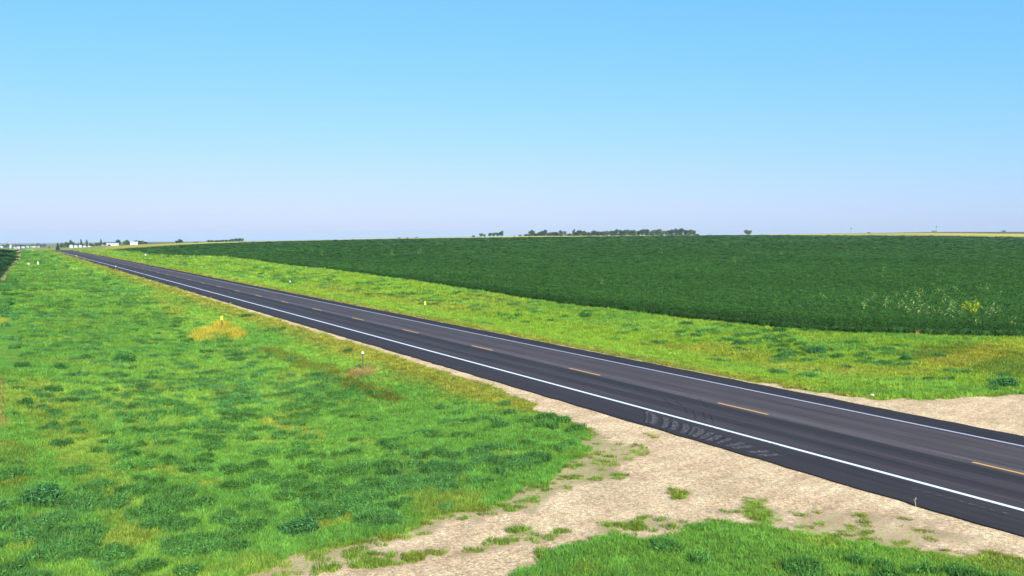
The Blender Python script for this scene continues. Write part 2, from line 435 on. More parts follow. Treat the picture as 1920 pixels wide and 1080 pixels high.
# ------------------------------------------------------------------ ground
def axis(lo, hi, a, b, s, g=1.035):
    mid = list(np.arange(a, b, s)); up = []; x = b; st = s
    while x < hi: up.append(x); st *= g; x += st
    up.append(hi); dn = []; x = a; st = s
    while x > lo:
        st *= g; x -= st; dn.append(max(x, lo))
    return np.array(sorted(set(dn)) + mid + up)
au = axis(-15000, 15000, 8, 110, .4); av = axis(-15000, 15000, -4, 66, .4)
U, V_ = np.meshgrid(au, av, indexing='ij'); GX, GY = uv2xy(U, V_); GZ = zt(GX, GY)
gpx, gpy = topix(GX, GY, GZ)
gc = groundcol(GX, GY, gpx, gpy, U, V_)
cv = cover(GX, GY, gpx, gpy, U, V_)
nu, nv = U.shape
idx = np.arange(nu * nv).reshape(nu, nv)
F = np.stack([idx[:-1, :-1], idx[1:, :-1], idx[1:, 1:], idx[:-1, 1:]], -1).reshape(-1, 4)
gcol4 = np.concatenate([gc, np.ones(gc.shape[:2] + (1,))], -1)

m, nt, out = newmat('ground')
P = geopos(nt)
ca = N(nt, 'ShaderNodeAttribute', attribute_name='gcol').outputs['Color']
cvr = N(nt, 'ShaderNodeAttribute', attribute_name='cover').outputs['Fac']
n1 = noise(nt, 9, 5, .7, P); n2 = noise(nt, 1.2, 4, .6, P); n3 = noise(nt, 30, 3, .7, P)
gm = mixc(nt, ca, mixc(nt, (.45, .45, .45), (1.25, 1.25, 1.1), ramp(nt, n1, .3, .7)), 1.0, 'MULTIPLY')
vor = N(nt, 'ShaderNodeTexVoronoi'); vor.inputs['Scale'].default_value = 13; nt.links.new(P, vor.inputs['Vector'])
stones = mixc(nt, (.44, .315, .175), (.95, .745, .475), ramp(nt, n3, .36, .60))
stones = mixc(nt, stones, mixc(nt, (.62, .60, .58), (1.22, 1.17, 1.10), vor.outputs['Color']), .9, 'MULTIPLY')
dirt = mixc(nt, (.40, .28, .15), (.66, .49, .32), ramp(nt, n1, .3, .68))
big = noise(nt, .55, 3, .6, P)
tm = N(nt, 'ShaderNodeMapping'); tm.inputs['Scale'].default_value = (.16, 1.5, 1)
vr = N(nt, 'ShaderNodeVectorRotate', rotation_type='Z_AXIS'); vr.inputs['Angle'].default_value = -math.radians(47); nt.links.new(P, vr.inputs['Vector']); nt.links.new(vr.outputs[0], tm.inputs['Vector']); trk = noise(nt, 1.4, 4, .6, tm.outputs[0])
rv = N(nt, 'ShaderNodeTexVoronoi'); rv.inputs['Scale'].default_value = 4.2; nt.links.new(P, rv.inputs['Vector'])
stones = mixc(nt, stones, (.80, .74, .66), ramp(nt, rv.outputs['Distance'], .11, .05))
gr = mixc(nt, stones, dirt, math_(nt, 'MAXIMUM', ramp(nt, n2, .56, .80), math_(nt, 'MULTIPLY', ramp(nt, cvr, .06, .3), ramp(nt, n1, .32, .52))))
gr = mixc(nt, gr, mixc(nt, (.84, .82, .80), (1.1, 1.09, 1.08), ramp(nt, big, .35, .65)), 1., 'MULTIPLY')
gr = mixc(nt, gr, mixc(nt, (.90, .87, .84), (1.05, 1.05, 1.04), ramp(nt, trk, .34, .60)), 1., 'MULTIPLY')
gr = mixc(nt, gr, mixc(nt, (.78, .73, .68), (1.16, 1.15, 1.12), ramp(nt, n1, .38, .60)), .9, 'MULTIPLY')
mask = ramp(nt, math_(nt, 'SUBTRACT', math_(nt, 'ADD', cvr, math_(nt, 'MULTIPLY', math_(nt, 'SUBTRACT', n1, .5), 1.1)), .5), -.08, .08)
cc = mixc(nt, gr, gm, mask)
b = N(nt, 'ShaderNodeBsdfDiffuse'); nt.links.new(cc, b.inputs[0])
bp = N(nt, 'ShaderNodeBump'); bp.inputs['Strength'].default_value = .6; bp.inputs['Distance'].default_value = .05
hh = math_(nt, 'ADD', n3, math_(nt, 'MULTIPLY', n1, 1.2)); nt.links.new(hh, bp.inputs['Height']); nt.links.new(bp.outputs[0], b.inputs['Normal'])
nt.links.new(b.outputs[0], out.inputs[0])
ground = mesh_np('ground', np.stack([GX, GY, GZ], -1).reshape(-1, 3), F, m, smooth=True,
                 attrs=[('gcol', 'FLOAT_COLOR', 'POINT', gcol4.reshape(-1, 4)), ('cover', 'FLOAT', 'POINT', cv.ravel())])
tag(ground, 'prairie ground with green ditches, pale gravel approach and distant fields', kind='structure')

# ------------------------------------------------------------------ road
def ribbon(name, v0, v1, u0, u1, dz, mat, parent=None, step=4., nvv=2):
    us = np.arange(u0, u1 + .01, step) if u1 - u0 > step * 1.5 else np.array([u0, u1], float)
    vs = np.linspace(v0, v1, nvv); A, B = np.meshgrid(us, vs, indexing='ij')
    X, Y = uv2xy(A, B); Z = zroad(A) + dz
    a, b_ = A.shape; id_ = np.arange(a * b_).reshape(a, b_)
    F = np.stack([id_[:-1, :-1], id_[1:, :-1], id_[1:, 1:], id_[:-1, 1:]], -1).reshape(-1, 4)[:, ::-1]
    o = mesh_np(name, np.stack([X, Y, Z], -1).reshape(-1, 3), F, mat, parent)
    uvl = o.data.uv_layers.new(name='uv')
    li = F.ravel(); uvl.data.foreach_set('uv', np.stack([A.ravel()[li], B.ravel()[li] - ROADC], -1).astype(np.float32).ravel())
    return o
m, nt, out = newmat('asphalt')
uvn = N(nt, 'ShaderNodeUVMap', uv_map='uv').outputs[0]
sep = N(nt, 'ShaderNodeSeparateXYZ'); nt.links.new(uvn, sep.inputs[0])
def stretched(sx, sy, scale, detail=3):
    mp = N(nt, 'ShaderNodeMapping'); mp.inputs['Scale'].default_value = (sx, sy, 1); nt.links.new(uvn, mp.inputs['Vector'])
    return noise(nt, scale, detail, .6, mp.outputs[0])
w = math_(nt, 'ADD', sep.outputs[1], math_(nt, 'MULTIPLY', math_(nt, 'SUBTRACT', stretched(.05, .3, 1.), .5), .35))
cr = N(nt, 'ShaderNodeValToRGB'); nt.links.new(ramp(nt, w, -6, 6), cr.inputs[0])
stops = [(-6, .030), (-4.0, .031), (-3.5, .036), (-2.9, .040), (-2.5, .031), (-2.1, .029), (-1.75, .038), (-1.4, .036), (-.9, .028), (-.35, .028),
         (-.12, .052), (.30, .060), (.55, .047), (1.1, .040), (1.7, .049), (2.3, .040), (3.0, .046), (3.55, .040), (3.9, .027), (6, .026)]
el = cr.color_ramp.elements
while len(el) < len(stops): el.new(.5)
for e, (p_, g_) in zip(el, stops):
    e.position = (p_ + 6) / 12; g_ = .031 + (g_ - .034) * 1.75; e.color = (g_ * 1.26, g_ * 1.01, g_ * .94, 1)
c = cr.outputs[0]
c = mixc(nt, c, mixc(nt, (.55, .55, .57), (1.6, 1.5, 1.42), ramp(nt, stretched(.06, 3.2, 2., 6), .3, .7)), .9, 'MULTIPLY')
fine = noise(nt, 40, 3, .8, uvn); c = mixc(nt, c, mixc(nt, (.55,) * 3, (1.5,) * 3, ramp(nt, fine, .3, .7)), .8, 'MULTIPLY')
bl = noise(nt, .35, 4, .6, uvn); c = mixc(nt, c, mixc(nt, (.85,) * 3, (1.18,) * 3, bl), 1., 'MULTIPLY')
b = N(nt, 'ShaderNodeBsdfPrincipled'); b.inputs['Roughness'].default_value = .85; b.inputs['Specular IOR Level'].default_value = .25
nt.links.new(c, b.inputs['Base Color'])
bp = N(nt, 'ShaderNodeBump'); bp.inputs['Strength'].default_value = .35; bp.inputs['Distance'].default_value = .01
nt.links.new(fine, bp.inputs['Height']); nt.links.new(bp.outputs[0], b.inputs['Normal']); nt.links.new(b.outputs[0], out.inputs[0])
M_ASPH = m
road = ribbon('road', PV_N, PV_F, -60, 2400, .02, M_ASPH, None, .6, 6)
co = np.zeros(len(road.data.vertices) * 3, np.float32); road.data.vertices.foreach_get('co', co); co = co.reshape(-1, 3)
ru, rv_ = xy2uv(co[:, 0], co[:, 1]); e_ = np.where(rv_ < PV_N + .1, 1, np.where(rv_ > PV_F - .1, -1, 0))
dv = e_ * (np.abs(fbm(ru * 1.1, ru * 0, 12, 3) - .5) * .32 - .05) * (ru < 300)
X_, Y_ = uv2xy(ru, rv_ + dv); co[:, 0] = X_; co[:, 1] = Y_; co[:, 2] -= np.where(e_ != 0, .015, 0); road.data.vertices.foreach_set('co', co.ravel()); road.data.update()
# real thickness at the pavement edges
for vv, dd in ((PV_N, -1), (PV_F, 1)):
    pass
tag(road, 'dark two lane asphalt highway with white edge lines', kind='structure')

def paint(name, c, c2):
    m, nt, out = newmat(name)
    uvn = N(nt, 'ShaderNodeUVMap', uv_map='uv').outputs[0]
    f = noise(nt, 14, 5, .7, uvn); g = noise(nt, .6, 3, .5, uvn)
    cl = mixc(nt, c2, c, ramp(nt, math_(nt, 'ADD', f, math_(nt, 'MULTIPLY', g, .4)), .46, .62))
    b = N(nt, 'ShaderNodeBsdfPrincipled'); b.inputs['Roughness'].default_value = .6
    nt.links.new(cl, b.inputs['Base Color']); nt.links.new(b.outputs[0], out.inputs[0]); return m
M_WHITE = paint('white_paint', (.80, .79, .77), (.55, .53, .52)); M_WORN = paint('worn_white_paint', (.52, .48, .50), (.28, .26, .28))
M_YEL = paint('yellow_paint', (.72, .36, .07), (.45, .24, .09))
ribbon('edge_line', ROADC - 3.69, ROADC - 3.51, -60, 1600, .024, M_WHITE, road)
ribbon('edge_line', ROADC + 3.53, ROADC + 3.66, -60, 1600, .024, M_WORN, road)
for k in range(-2, 50):
    t = 19.19 + k * 12.192
    d_ = ribbon('lane_dash', ROADC - .065, ROADC + .065, t - 3.05, t, .024, M_YEL, road)

# tyre marks of dust where vehicles turn on to the gravel
m, nt, out = newmat('tyre_dust')
uvn = N(nt, 'ShaderNodeUVMap', uv_map='uv').outputs[0]
f = noise(nt, 7, 5, .7, uvn)
b = N(nt, 'ShaderNodeBsdfPrincipled'); b.inputs['Roughness'].default_value = .9; b.inputs['Base Color'].default_value = (.13, .115, .105, 1)
tr = N(nt, 'ShaderNodeBsdfTransparent'); mx = N(nt, 'ShaderNodeMixShader')
nt.links.new(ramp(nt, f, .40, .62), mx.inputs[0]); nt.links.new(tr.outputs[0], mx.inputs[1]); nt.links.new(b.outputs[0], mx.inputs[2])
nt.links.new(mx.outputs[0], out.inputs[0]); M_DUST = m
m2 = m.copy(); m2.name = 'tyre_rubber'
[n for n in m2.node_tree.nodes if n.type == 'BSDF_PRINCIPLED'][0].inputs['Base Color'].default_value = (.012, .011, .013, 1)
[n for n in m2.node_tree.nodes if n.type == 'MAP_RANGE'][0].inputs['To Max'].default_value = .62
M_RUB = m2
def curvestrip(name, pts, w, mat, dz=.026):
    """pts in (u,v)"""
    P = [Vector((a, b)) for a, b in pts]; V = []; UVs = []; L = 0
    for i, p in enumerate(P):
        d = (P[min(i + 1, len(P) - 1)] - P[max(i - 1, 0)]).normalized(); n = Vector((-d.y, d.x))
        if i: L += (p - P[i - 1]).length
        ww = w * (.6 + .4 * math.sin(math.pi * i / (len(P) - 1)))
        for s in (-1, 1):
            q = p + n * s * ww / 2; x, y = uv2xy(q.x, q.y); V.append((x, y, dz)); UVs.append((q.x, q.y))
    F = np.array([(2 * i, 2 * i + 1, 2 * i + 3, 2 * i + 2) for i in range(len(P) - 1)])
    return V, F, UVs
def strips(name, lst, mat, label):
    VV = []; FF = []; UU = []
    for i, (pts, w, dz) in enumerate(lst):
        V, F, Q = curvestrip('', pts, w, None, dz)
        FF.append(F + len(VV)); VV += V; UU += Q
    FF = np.concatenate(FF); o = mesh_np(name, np.array(VV), FF, mat)
    uvl = o.data.uv_layers.new(name='uv'); uvl.data.foreach_set('uv', np.array(UU, np.float32)[FF.ravel()].ravel())
    tag(o, label, kind='structure'); return o
def uvat(px, py):
    p = at(px, py); u, v = xy2uv(p.x, p.y); return float(u), float(v)
dust = []; rub = []
rr = random.Random(5)
def pxstrip(pts, w, dz, lst):
    q = [uvat(*p) for p in pts]; t = np.linspace(0, 1, 9); L = np.linspace(0, 1, len(q))
    A = np.array(q); c = np.polyfit(L, A[:, 0], min(2, len(q) - 1)); c2 = np.polyfit(L, A[:, 1], min(2, len(q) - 1))
    lst.append(([(float(np.polyval(c, x)), float(np.polyval(c2, x))) for x in t], w, dz))
ARC = [[(1204, 772), (1210, 782), (1206, 794)], [(1219, 778), (1223, 788), (1217, 799)], [(1238, 783), (1242, 793), (1235, 805)], [(1256, 790), (1259, 799), (1251, 809)],
       [(1276, 796), (1277, 804), (1269, 815)], [(1292, 801), (1292, 811), (1283, 822)], [(1308, 806), (1306, 817), (1295, 827)], [(1325, 812), (1319, 823), (1306, 834)],
       [(1342, 818), (1335, 828), (1320, 838)], [(1362, 823), (1352, 834), (1336, 844)], [(1382, 830), (1372, 841), (1352, 852)], [(1404, 838), (1390, 849), (1369, 860)],
       [(1428, 846), (1412, 857), (1392, 868)], [(1452, 854), (1436, 866), (1416, 877)]]
for i, a_ in enumerate(ARC):
    lim = 816.5 + (a_[2][0] - 1280) * .2917; yb = min(a_[2][1], lim); a_ = [a_[0], (a_[1][0], a_[0][1] + (yb - a_[0][1]) * .5), (a_[2][0], yb)]
    jw = rr.uniform(-3, 3); a_ = [(x + jw * rr.uniform(.6, 1.4), y + jw * .27) for x, y in a_]
    pxstrip(a_, rr.uniform(.06, .17), .0292 + i * .0002, rub)
    pxstrip([(x + 8.5, y + 2.2) for x, y in a_], rr.uniform(.22, .42), .0252 + i * .0002, dust)
for i in range(18):
    x0 = 1150 + i * 17.5; y0 = 756.5 + (x0 - 1170) * .2655
    pxstrip([(x0 + 14, y0 + 7 + i * .1), (x0 - 3, y0 + 4)], .07, .0332 + i * .0002, rub)
for i, a_ in enumerate([[(1281, 766), (1291, 782)], [(1299, 772), (1305, 789)], [(1317, 775), (1323, 792)], [(1331, 780), (1338, 798)], [(1310, 750), (1327, 768)], [(1258, 746), (1280, 766)], [(1240, 748), (1262, 764)]]):
    pxstrip(a_, .07, .0372 + i * .0002, rub)
for i in range(9):
    x0 = 1712 + i * 21; y0 = 916 + i * 5.6
    pxstrip([(x0 + 12, y0 + 7), (x0 - 2, y0 + 5)], .10, .0286 + i * .0002, dust)
pxstrip([(848, 694), (873, 691)], .14, .0256, dust)
strips('tyre_dust', dust, M_DUST, 'pale dusty tyre marks across the near shoulder')
strips('tyre_rubber', rub, M_RUB, 'dark curved tyre marks on the near lane and shoulder')
# ------------------------------------------------------------------ plant prototypes (instanced by the stuff below)
def blades(n, rad, h0, h1, w, lean, seed):
    r = np.random.default_rng(seed); a = r.uniform(0, 2 * np.pi, n); q = rad * np.sqrt(r.uniform(0, 1, n))
    bx, by = q * np.cos(a), q * np.sin(a); h = r.uniform(h0, h1, n); t = r.uniform(0, 2 * np.pi, n)
    la = a + r.normal(0, .8, n); l = lean * r.uniform(.2, 1, n) * h
    dx, dy = np.cos(t) * w / 2, np.sin(t) * w / 2
    V = np.zeros((n, 5, 3))
    V[:, 0] = np.stack([bx - dx, by - dy, 0 * h - .03], -1); V[:, 1] = np.stack([bx + dx, by + dy, 0 * h - .03], -1)
    mx, my = bx + np.cos(la) * l * .35, by + np.sin(la) * l * .35
    V[:, 2] = np.stack([mx + dx * .8, my + dy * .8, h * .6], -1); V[:, 3] = np.stack([mx - dx * .8, my - dy * .8, h * .6], -1)
    V[:, 4] = np.stack([bx + np.cos(la) * l, by + np.sin(la) * l, h], -1)
    F = np.concatenate([np.array([[0, 1, 2], [0, 2, 3], [3, 2, 4]]) + 5 * i for i in range(n)])
    return V.reshape(-1, 3), F, np.repeat(r.uniform(0, 1, n), 5)
def leaves(n, cx, rad, size, seed, flat=.5, shell=.5, elong=1.6):
    """quads scattered through a squashed ellipsoid"""
    r = np.random.default_rng(seed)
    d = r.normal(0, 1, (n, 3)); d /= np.linalg.norm(d, axis=1)[:, None]
    c = np.array(cx) + d * (r.uniform(shell, 1, n) ** .6)[:, None] * np.array(rad)
    nrm = d * (1 - flat) + np.array([0, 0, 1]) * flat + r.normal(0, .35, (n, 3)); nrm /= np.linalg.norm(nrm, axis=1)[:, None]
    t = np.cross(nrm, r.normal(0, 1, (n, 3))); t /= np.linalg.norm(t, axis=1)[:, None] + 1e-9; b_ = np.cross(nrm, t)
    s = size * r.uniform(.6, 1.3, n)[:, None]
    V = np.stack([c - t * s * .5 * elong, c + b_ * s * .45, c + t * s * .5 * elong, c - b_ * s * .45], 1)
    F = np.arange(4 * n).reshape(-1, 4)
    return V.reshape(-1, 3), F, np.repeat(r.uniform(0, 1, n), 4)
def tri(F): return np.concatenate([F[:, [0, 1, 2]], F[:, [0, 2, 3]]])
def proto(coll, name, parts, mat):
    V = []; F = []; A = []; n = 0
    for v, f, a in parts:
        if f.shape[1] == 4: f = tri(f)
        V.append(v); F.append(f + n); A.append(a); n += len(v)
    o = mesh_np(name, np.concatenate(V), np.concatenate(F), mat, attrs=[('leafvar', 'FLOAT', 'POINT', np.concatenate(A))])
    col.objects.unlink(o); coll.objects.link(o); return o
M_GRASS = leafmat('grass_blades', None, .3, .4); M_WEED = leafmat('weed_leaves', None, .25, .5); M_SOY = leafmat('soy_leaves', None, .22, .5)
cg = bpy.data.collections.new('grass_kinds'); cw = bpy.data.collections.new('weed_kinds'); cs = bpy.data.collections.new('soy_kinds')
for k in range(4): proto(cg, 'grass_tuft', [blades(60, .16, .07, .19, .013, .7, 100 + k)], M_GRASS)
for k in range(4):
    parts = [leaves(150, (0, 0, .18), (.30, .30, .22), .05, 200 + k, .25, .3, 2.2)]
    parts.append(blades(110, .28, .20, .50, .022, .6, 230 + k))
    proto(cw, 'weed_plant', parts, M_WEED)
for k in range(4):
    parts = [leaves(100, (0, 0, .50), (.30, .30, .28), .085, 300 + k, .6, .4, 1.2)]
    proto(cs, 'soy_plant', parts, M_SOY)

def scatter(name, pts, coll, mats_tint, scl, nidx=4, tilt=.15, parent=None):
    n = len(pts)
    rot = np.stack([rng.normal(0, tilt, n), rng.normal(0, tilt, n), rng.uniform(0, 6.283, n)], -1)
    if np.ndim(scl) == 1: scl = np.stack([scl] * 3, -1)
    o = mesh_np(name, pts, None, None, parent, attrs=[('rot', 'FLOAT_VECTOR', 'POINT', rot), ('scl', 'FLOAT_VECTOR', 'POINT', scl),
        ('idx', 'INT', 'POINT', rng.integers(0, nidx, n)), ('tint', 'FLOAT_COLOR', 'POINT', np.concatenate([mats_tint, np.ones((n, 1))], -1))])
    ng = bpy.data.node_groups.new('scatter_' + name, 'GeometryNodeTree')
    ng.interface.new_socket('Geometry', in_out='INPUT', socket_type='NodeSocketGeometry')
    ng.interface.new_socket('Geometry', in_out='OUTPUT', socket_type='NodeSocketGeometry')
    gi = ng.nodes.new('NodeGroupInput'); go = ng.nodes.new('NodeGroupOutput')
    ci = ng.nodes.new('GeometryNodeCollectionInfo'); ci.inputs['Collection'].default_value = coll
    ci.inputs['Separate Children'].default_value = True; ci.inputs['Reset Children'].default_value = True
    ip = ng.nodes.new('GeometryNodeInstanceOnPoints'); ip.inputs['Pick Instance'].default_value = True
    def na(nm, ty):
        q = ng.nodes.new('GeometryNodeInputNamedAttribute'); q.data_type = ty; q.inputs[0].default_value = nm
        return [s for s in q.outputs if s.enabled][0]
    er = ng.nodes.new('FunctionNodeEulerToRotation')
    ng.links.new(na('rot', 'FLOAT_VECTOR'), er.inputs[0]); ng.links.new(er.outputs[0], ip.inputs['Rotation'])
    ng.links.new(na('scl', 'FLOAT_VECTOR'), ip.inputs['Scale']); ng.links.new(na('idx', 'INT'), ip.inputs['Instance Index'])
    ng.links.new(gi.outputs[0], ip.inputs['Points']); ng.links.new(ci.outputs[0], ip.inputs['Instance']); ng.links.new(ip.outputs[0], go.inputs[0])
    md = o.modifiers.new('scatter', 'NODES'); md.node_group = ng
    return o
def polar(r0, r1, k, amax=.60, amin=None):
    nr = int(math.log(r1 / r0) / k); amin = -amax if amin is None else amin; na = int((amax - amin) / k)
    i, j = np.meshgrid(np.arange(nr), np.arange(na), indexing='ij')
    r = r0 * np.exp((i + rng.uniform(-.5, .5, i.shape)) * k); a = amin + (j + rng.uniform(0, 1, i.shape)) * k
    return (r * np.sin(a)).ravel(), (r * np.cos(a)).ravel(), r.ravel()
def ctx(X, Y):
    Z = zt(X, Y); px, py = topix(X, Y, Z); u, v = xy2uv(X, Y); return Z, px, py, u, v

# grass
X, Y, R = polar(12, 560, .0047, .68)
Z, px, py, u, v = ctx(X, Y)
inv = ((v > 1) | (u < 60)) & (v > -12) & ~insoy(X, Y, .3) & (v < 80)
X, Y, R, Z, px, py, u, v = [q[inv] for q in (X, Y, R, Z, px, py, u, v)]
cvp = cover(X, Y, px, py, u, v); keep = (cvp + (fbm(X * 3.2, Y * 3.2, 61, 2) - .5) * 1.0 + rng.normal(0, .06, len(X))) > .52
keep &= rng.uniform(0, 1, len(X)) < .25 + .75 * cvp
X, Y, R, Z, px, py, u, v, cvp = [q[keep] for q in (X, Y, R, Z, px, py, u, v, cvp)]
tint = grasscol(X, Y, px, py, u, v) * rng.uniform(.68, 1.3, len(X))[:, None]
gs = np.maximum(.75, R * .0047 / .20) * (.6 + .8 * fbm(X * .9, Y * .9, 71, 2)) * rng.uniform(.75, 1.25, len(X))
short = np.where(v < ROADC, 1 - .45 * sm(15, 19, v), 1 - .3 * (1 - sm(34, 38, v))) * (.45 + .55 * cvp)
gold = sum(stroke(px, py, a, b_, c_) * (d_ > .9) for a, b_, c_, d_, e_ in DRYS[:3])
hz_ = np.minimum(gs, .9 + gs * .25) * short * (1 + 1.3 * gold)
grass = scatter('grass', np.stack([X, Y, Z], -1), cg, tint, np.stack([gs, gs, hz_], -1))
tag(grass, 'short bright green roadside grass in the ditches', 'grass', kind='stuff')
print('grass', len(X))

# dark weeds
X, Y, R = polar(12, 520, .0078, .68)
Z, px, py, u, v = ctx(X, Y)
inv = ((v > .3) | (u < 175)) & (v > -14) & (v < 62) & ~insoy(X, Y, 0) & (cover(X, Y, px, py, u, v) > .8)
X, Y, R, Z, px, py, u, v = [q[inv] for q in (X, Y, R, Z, px, py, u, v)]
W = weedw(px, py, u, v)
W = np.where((py > 985) & (px > 900), W * .6, W)
def tufts(X, Y, W, L, seed):
    # separate plants grown from scattered roots: 1 at a root, 0 outside its spread
    gi = np.floor(X / L); gj = np.floor(Y / L); best = np.zeros(len(X))
    for di in (-1, 0, 1):
        for dj in (-1, 0, 1):
            i, j = gi + di, gj + dj
            cx = (i + _hash(i, j, seed)) * L; cy = (j + _hash(i, j, seed + 1)) * L; rc = L * (.27 + .36 * _hash(i, j, seed + 2) ** 1.5)
            d = np.hypot((X - cx) * (.8 + .5 * _hash(i, j, seed + 4)), Y - cy) / rc
            best = np.maximum(best, np.where(_hash(i, j, seed + 3) < W, 1 - d, 0))
    return best
ed = (fbm(X * 3.5, Y * 3.5, 89, 2) - .5) * .5
Wl = np.clip(W * .88 + (fbm(X * .25, Y * .25, 81, 2) - .5) * .9 * (W > .08), 0, .97)
tn_ = tufts(X, Y, Wl, .85, 300); tm_ = tufts(X, Y, Wl, 1.5, 320); tf_ = tufts(X, Y, Wl, 2.6, 340)
nn = np.where(R < 55, np.maximum(tn_, tm_ * .9), np.where(R < 130, tm_, tf_))
keep = (nn + ed * np.where(R < 130, 1, .6) > .10) & (nn > 0)
X, Y, R, Z, px, py, u, v, W, nn = [q[keep] for q in (X, Y, R, Z, px, py, u, v, W, nn)]
c = WEED * (.75 + .6 * fbm(X * .2, Y * .2, 95))[:, None]
q = sm(.35, .7, fbm(X * .09, Y * .09, 97))[:, None]; c = c * (1 - q) + np.array([.085, .215, .045]) * q
g = (.2 * rng.uniform(0, 1, len(X)))[:, None]; c = c * (1 - g) + np.array([.09, .21, .03]) * g
s = np.maximum(.60, R * .0078 / .50) * (.48 + .72 * sm(0, .6, nn)) * rng.uniform(.8, 1.25, len(X))
c *= rng.uniform(.65, 1.35, len(X))[:, None]
lt = (rng.uniform(0, 1, len(X)) < .16)[:, None]; c = np.where(lt, c * .5 + np.array([.055, .13, .03]), c)
weeds = scatter('weeds', np.stack([X, Y, Z], -1), cw, c, np.stack([s, s, np.minimum(s, .62 + .12 * s) * .95], -1), tilt=.18)
tag(weeds, 'dark green weeds growing in mats through the roadside grass', 'weeds', kind='stuff')
print('weeds', len(X))

# ------------------------------------------------------------------ soybean field
def soymat():
    m, nt, out = newmat('soy_canopy')
    P = geopos(nt)
    a = noise(nt, 3.5, 5, .75, P); b0 = noise(nt, .05, 4, .6, P)
    c = mixc(nt, (.018, .050, .016), (.060, .150, .042), ramp(nt, a, .38, .68))
    c = mixc(nt, c, mixc(nt, (.8, .8, .8), (1.15, 1.2, 1.1), b0), 1., 'MULTIPLY')
    b = N(nt, 'ShaderNodeBsdfDiffuse'); nt.links.new(c, b.inputs[0])
    bp = N(nt, 'ShaderNodeBump'); bp.inputs['Strength'].default_value = 1; bp.inputs['Distance'].default_value = .3
    nt.links.new(a, bp.inputs['Height']); nt.links.new(bp.outputs[0], b.inputs['Normal']); nt.links.new(b.outputs[0], out.inputs[0]); return m
M_CAN = soymat()
az = np.linspace(_sa[0] + .0005, math.atan(1540 / FPX), 900)
t = np.linspace(0, 1, 220)
rn = soy_near(az) + .25 + (fbm(az * 900, az * 0, 7) - .5) * .3; rf = np.maximum(soy_far(az), rn + 5)
Rg = rn[:, None] * (rf / rn)[:, None] ** t[None, :]
Rg = np.concatenate([rn[:, None], Rg, rf[:, None]], 1); A = np.repeat(az[:, None], Rg.shape[1], 1)
X, Y = Rg * np.sin(A), Rg * np.cos(A); Z = zt(X, Y)
hgt = .52 + (fbm(X * 1.3, Y * 1.3, 44) - .5) * .3; hgt[:, 0] = 0; hgt[:, -1] = 0
a, b_ = X.shape; id_ = np.arange(a * b_).reshape(a, b_)
F = np.stack([id_[:-1, :-1], id_[:-1, 1:], id_[1:, 1:], id_[1:, :-1]], -1).reshape(-1, 4)[:, ::-1]
soy = mesh_np('soybean_field', np.stack([X, Y, Z + hgt], -1).reshape(-1, 3), F[:, ::-1], M_CAN, smooth=True)
tag(soy, 'wide dark green soybean crop beyond the far verge', 'crop', kind='stuff')
X, Y, R = polar(54, 1080, .0046, .70, -.42)
inn = insoy(X, Y, -.05); X, Y, R = X[inn], Y[inn], R[inn]
Z = zt(X, Y); u, v = xy2uv(X, Y)
edge = R - soy_near(np.arctan2(X, Y))
c = np.array([.064, .170, .040]) * (.8 + .4 * fbm(X * .02, Y * .02, 46))[:, None] * (.82 + .36 * fbm(u * .03, v * 1.3, 47, 2))[:, None]
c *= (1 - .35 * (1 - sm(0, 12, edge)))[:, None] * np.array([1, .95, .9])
c = c * rng.uniform(.78, 1.24, len(X))[:, None]
s = np.maximum(.8, R * .0046 / .42) * rng.uniform(.8, 1.15, len(X))
hs_ = np.minimum(s + .1, .92) * rng.uniform(.9, 1.06, len(X)) * (1 - .25 * (1 - sm(0, 1.0, edge))) * rng.uniform(.85, 1.15, len(X))
sl = scatter('leaves', np.stack([X, Y, Z], -1), cs, c, np.stack([s, s, hs_], -1), tilt=.1, parent=soy)
sl['kind'] = 'stuff'
print('soy', len(X))

# field on the left beside the fence line
us_ = np.concatenate([np.arange(150, 200, 1.2), np.arange(200, 530, 3.)]); ve = lambda q: np.interp(q, [150, 180, 250, 350, 529], [-3, -1.2, .2, 3.2, 5.5])
tt = np.concatenate([[0], np.linspace(0, 1, 60) ** 1.6])
A = np.repeat(us_[:, None], len(tt), 1); B = ve(us_)[:, None] - .4 - tt[None, :] * 160 + (fbm(A * .5, A * 0, 9) - .5) * .8 * (tt[None, :] < .001)
X, Y = uv2xy(A, B); Z = zt(X, Y) + .75 + (fbm(X * 1.1, Y * 1.1, 44) - .5) * .35; Z[:, 0] -= .75
a, b_ = X.shape; id_ = np.arange(a * b_).reshape(a, b_)
F = np.stack([id_[:-1, :-1], id_[:-1, 1:], id_[1:, 1:], id_[1:, :-1]], -1).reshape(-1, 4)
lf = mesh_np('crop_field', np.stack([X, Y, Z], -1).reshape(-1, 3), F, M_CAN, smooth=True)
tag(lf, 'dark green crop field at the left edge behind a strip of pale dry grass', 'crop', kind='stuff')
X, Y, R = polar(120, 540, .006, -.40, -.60); u, v = xy2uv(X, Y); k = (v < ve(u)) & (u < 528) & (v > -120); X, Y, R = X[k], Y[k], R[k]
s = np.maximum(1.1, R * .006 / .36)
c = np.array([.040, .105, .036]) * (.8 + .4 * fbm(X * .05, Y * .05, 46))[:, None]
l2 = scatter('leaves', np.stack([X, Y, zt(X, Y) + .2], -1), cs, c, np.stack([s, s, np.minimum(s, 1.1)], -1), parent=lf); l2['kind'] = 'stuff'
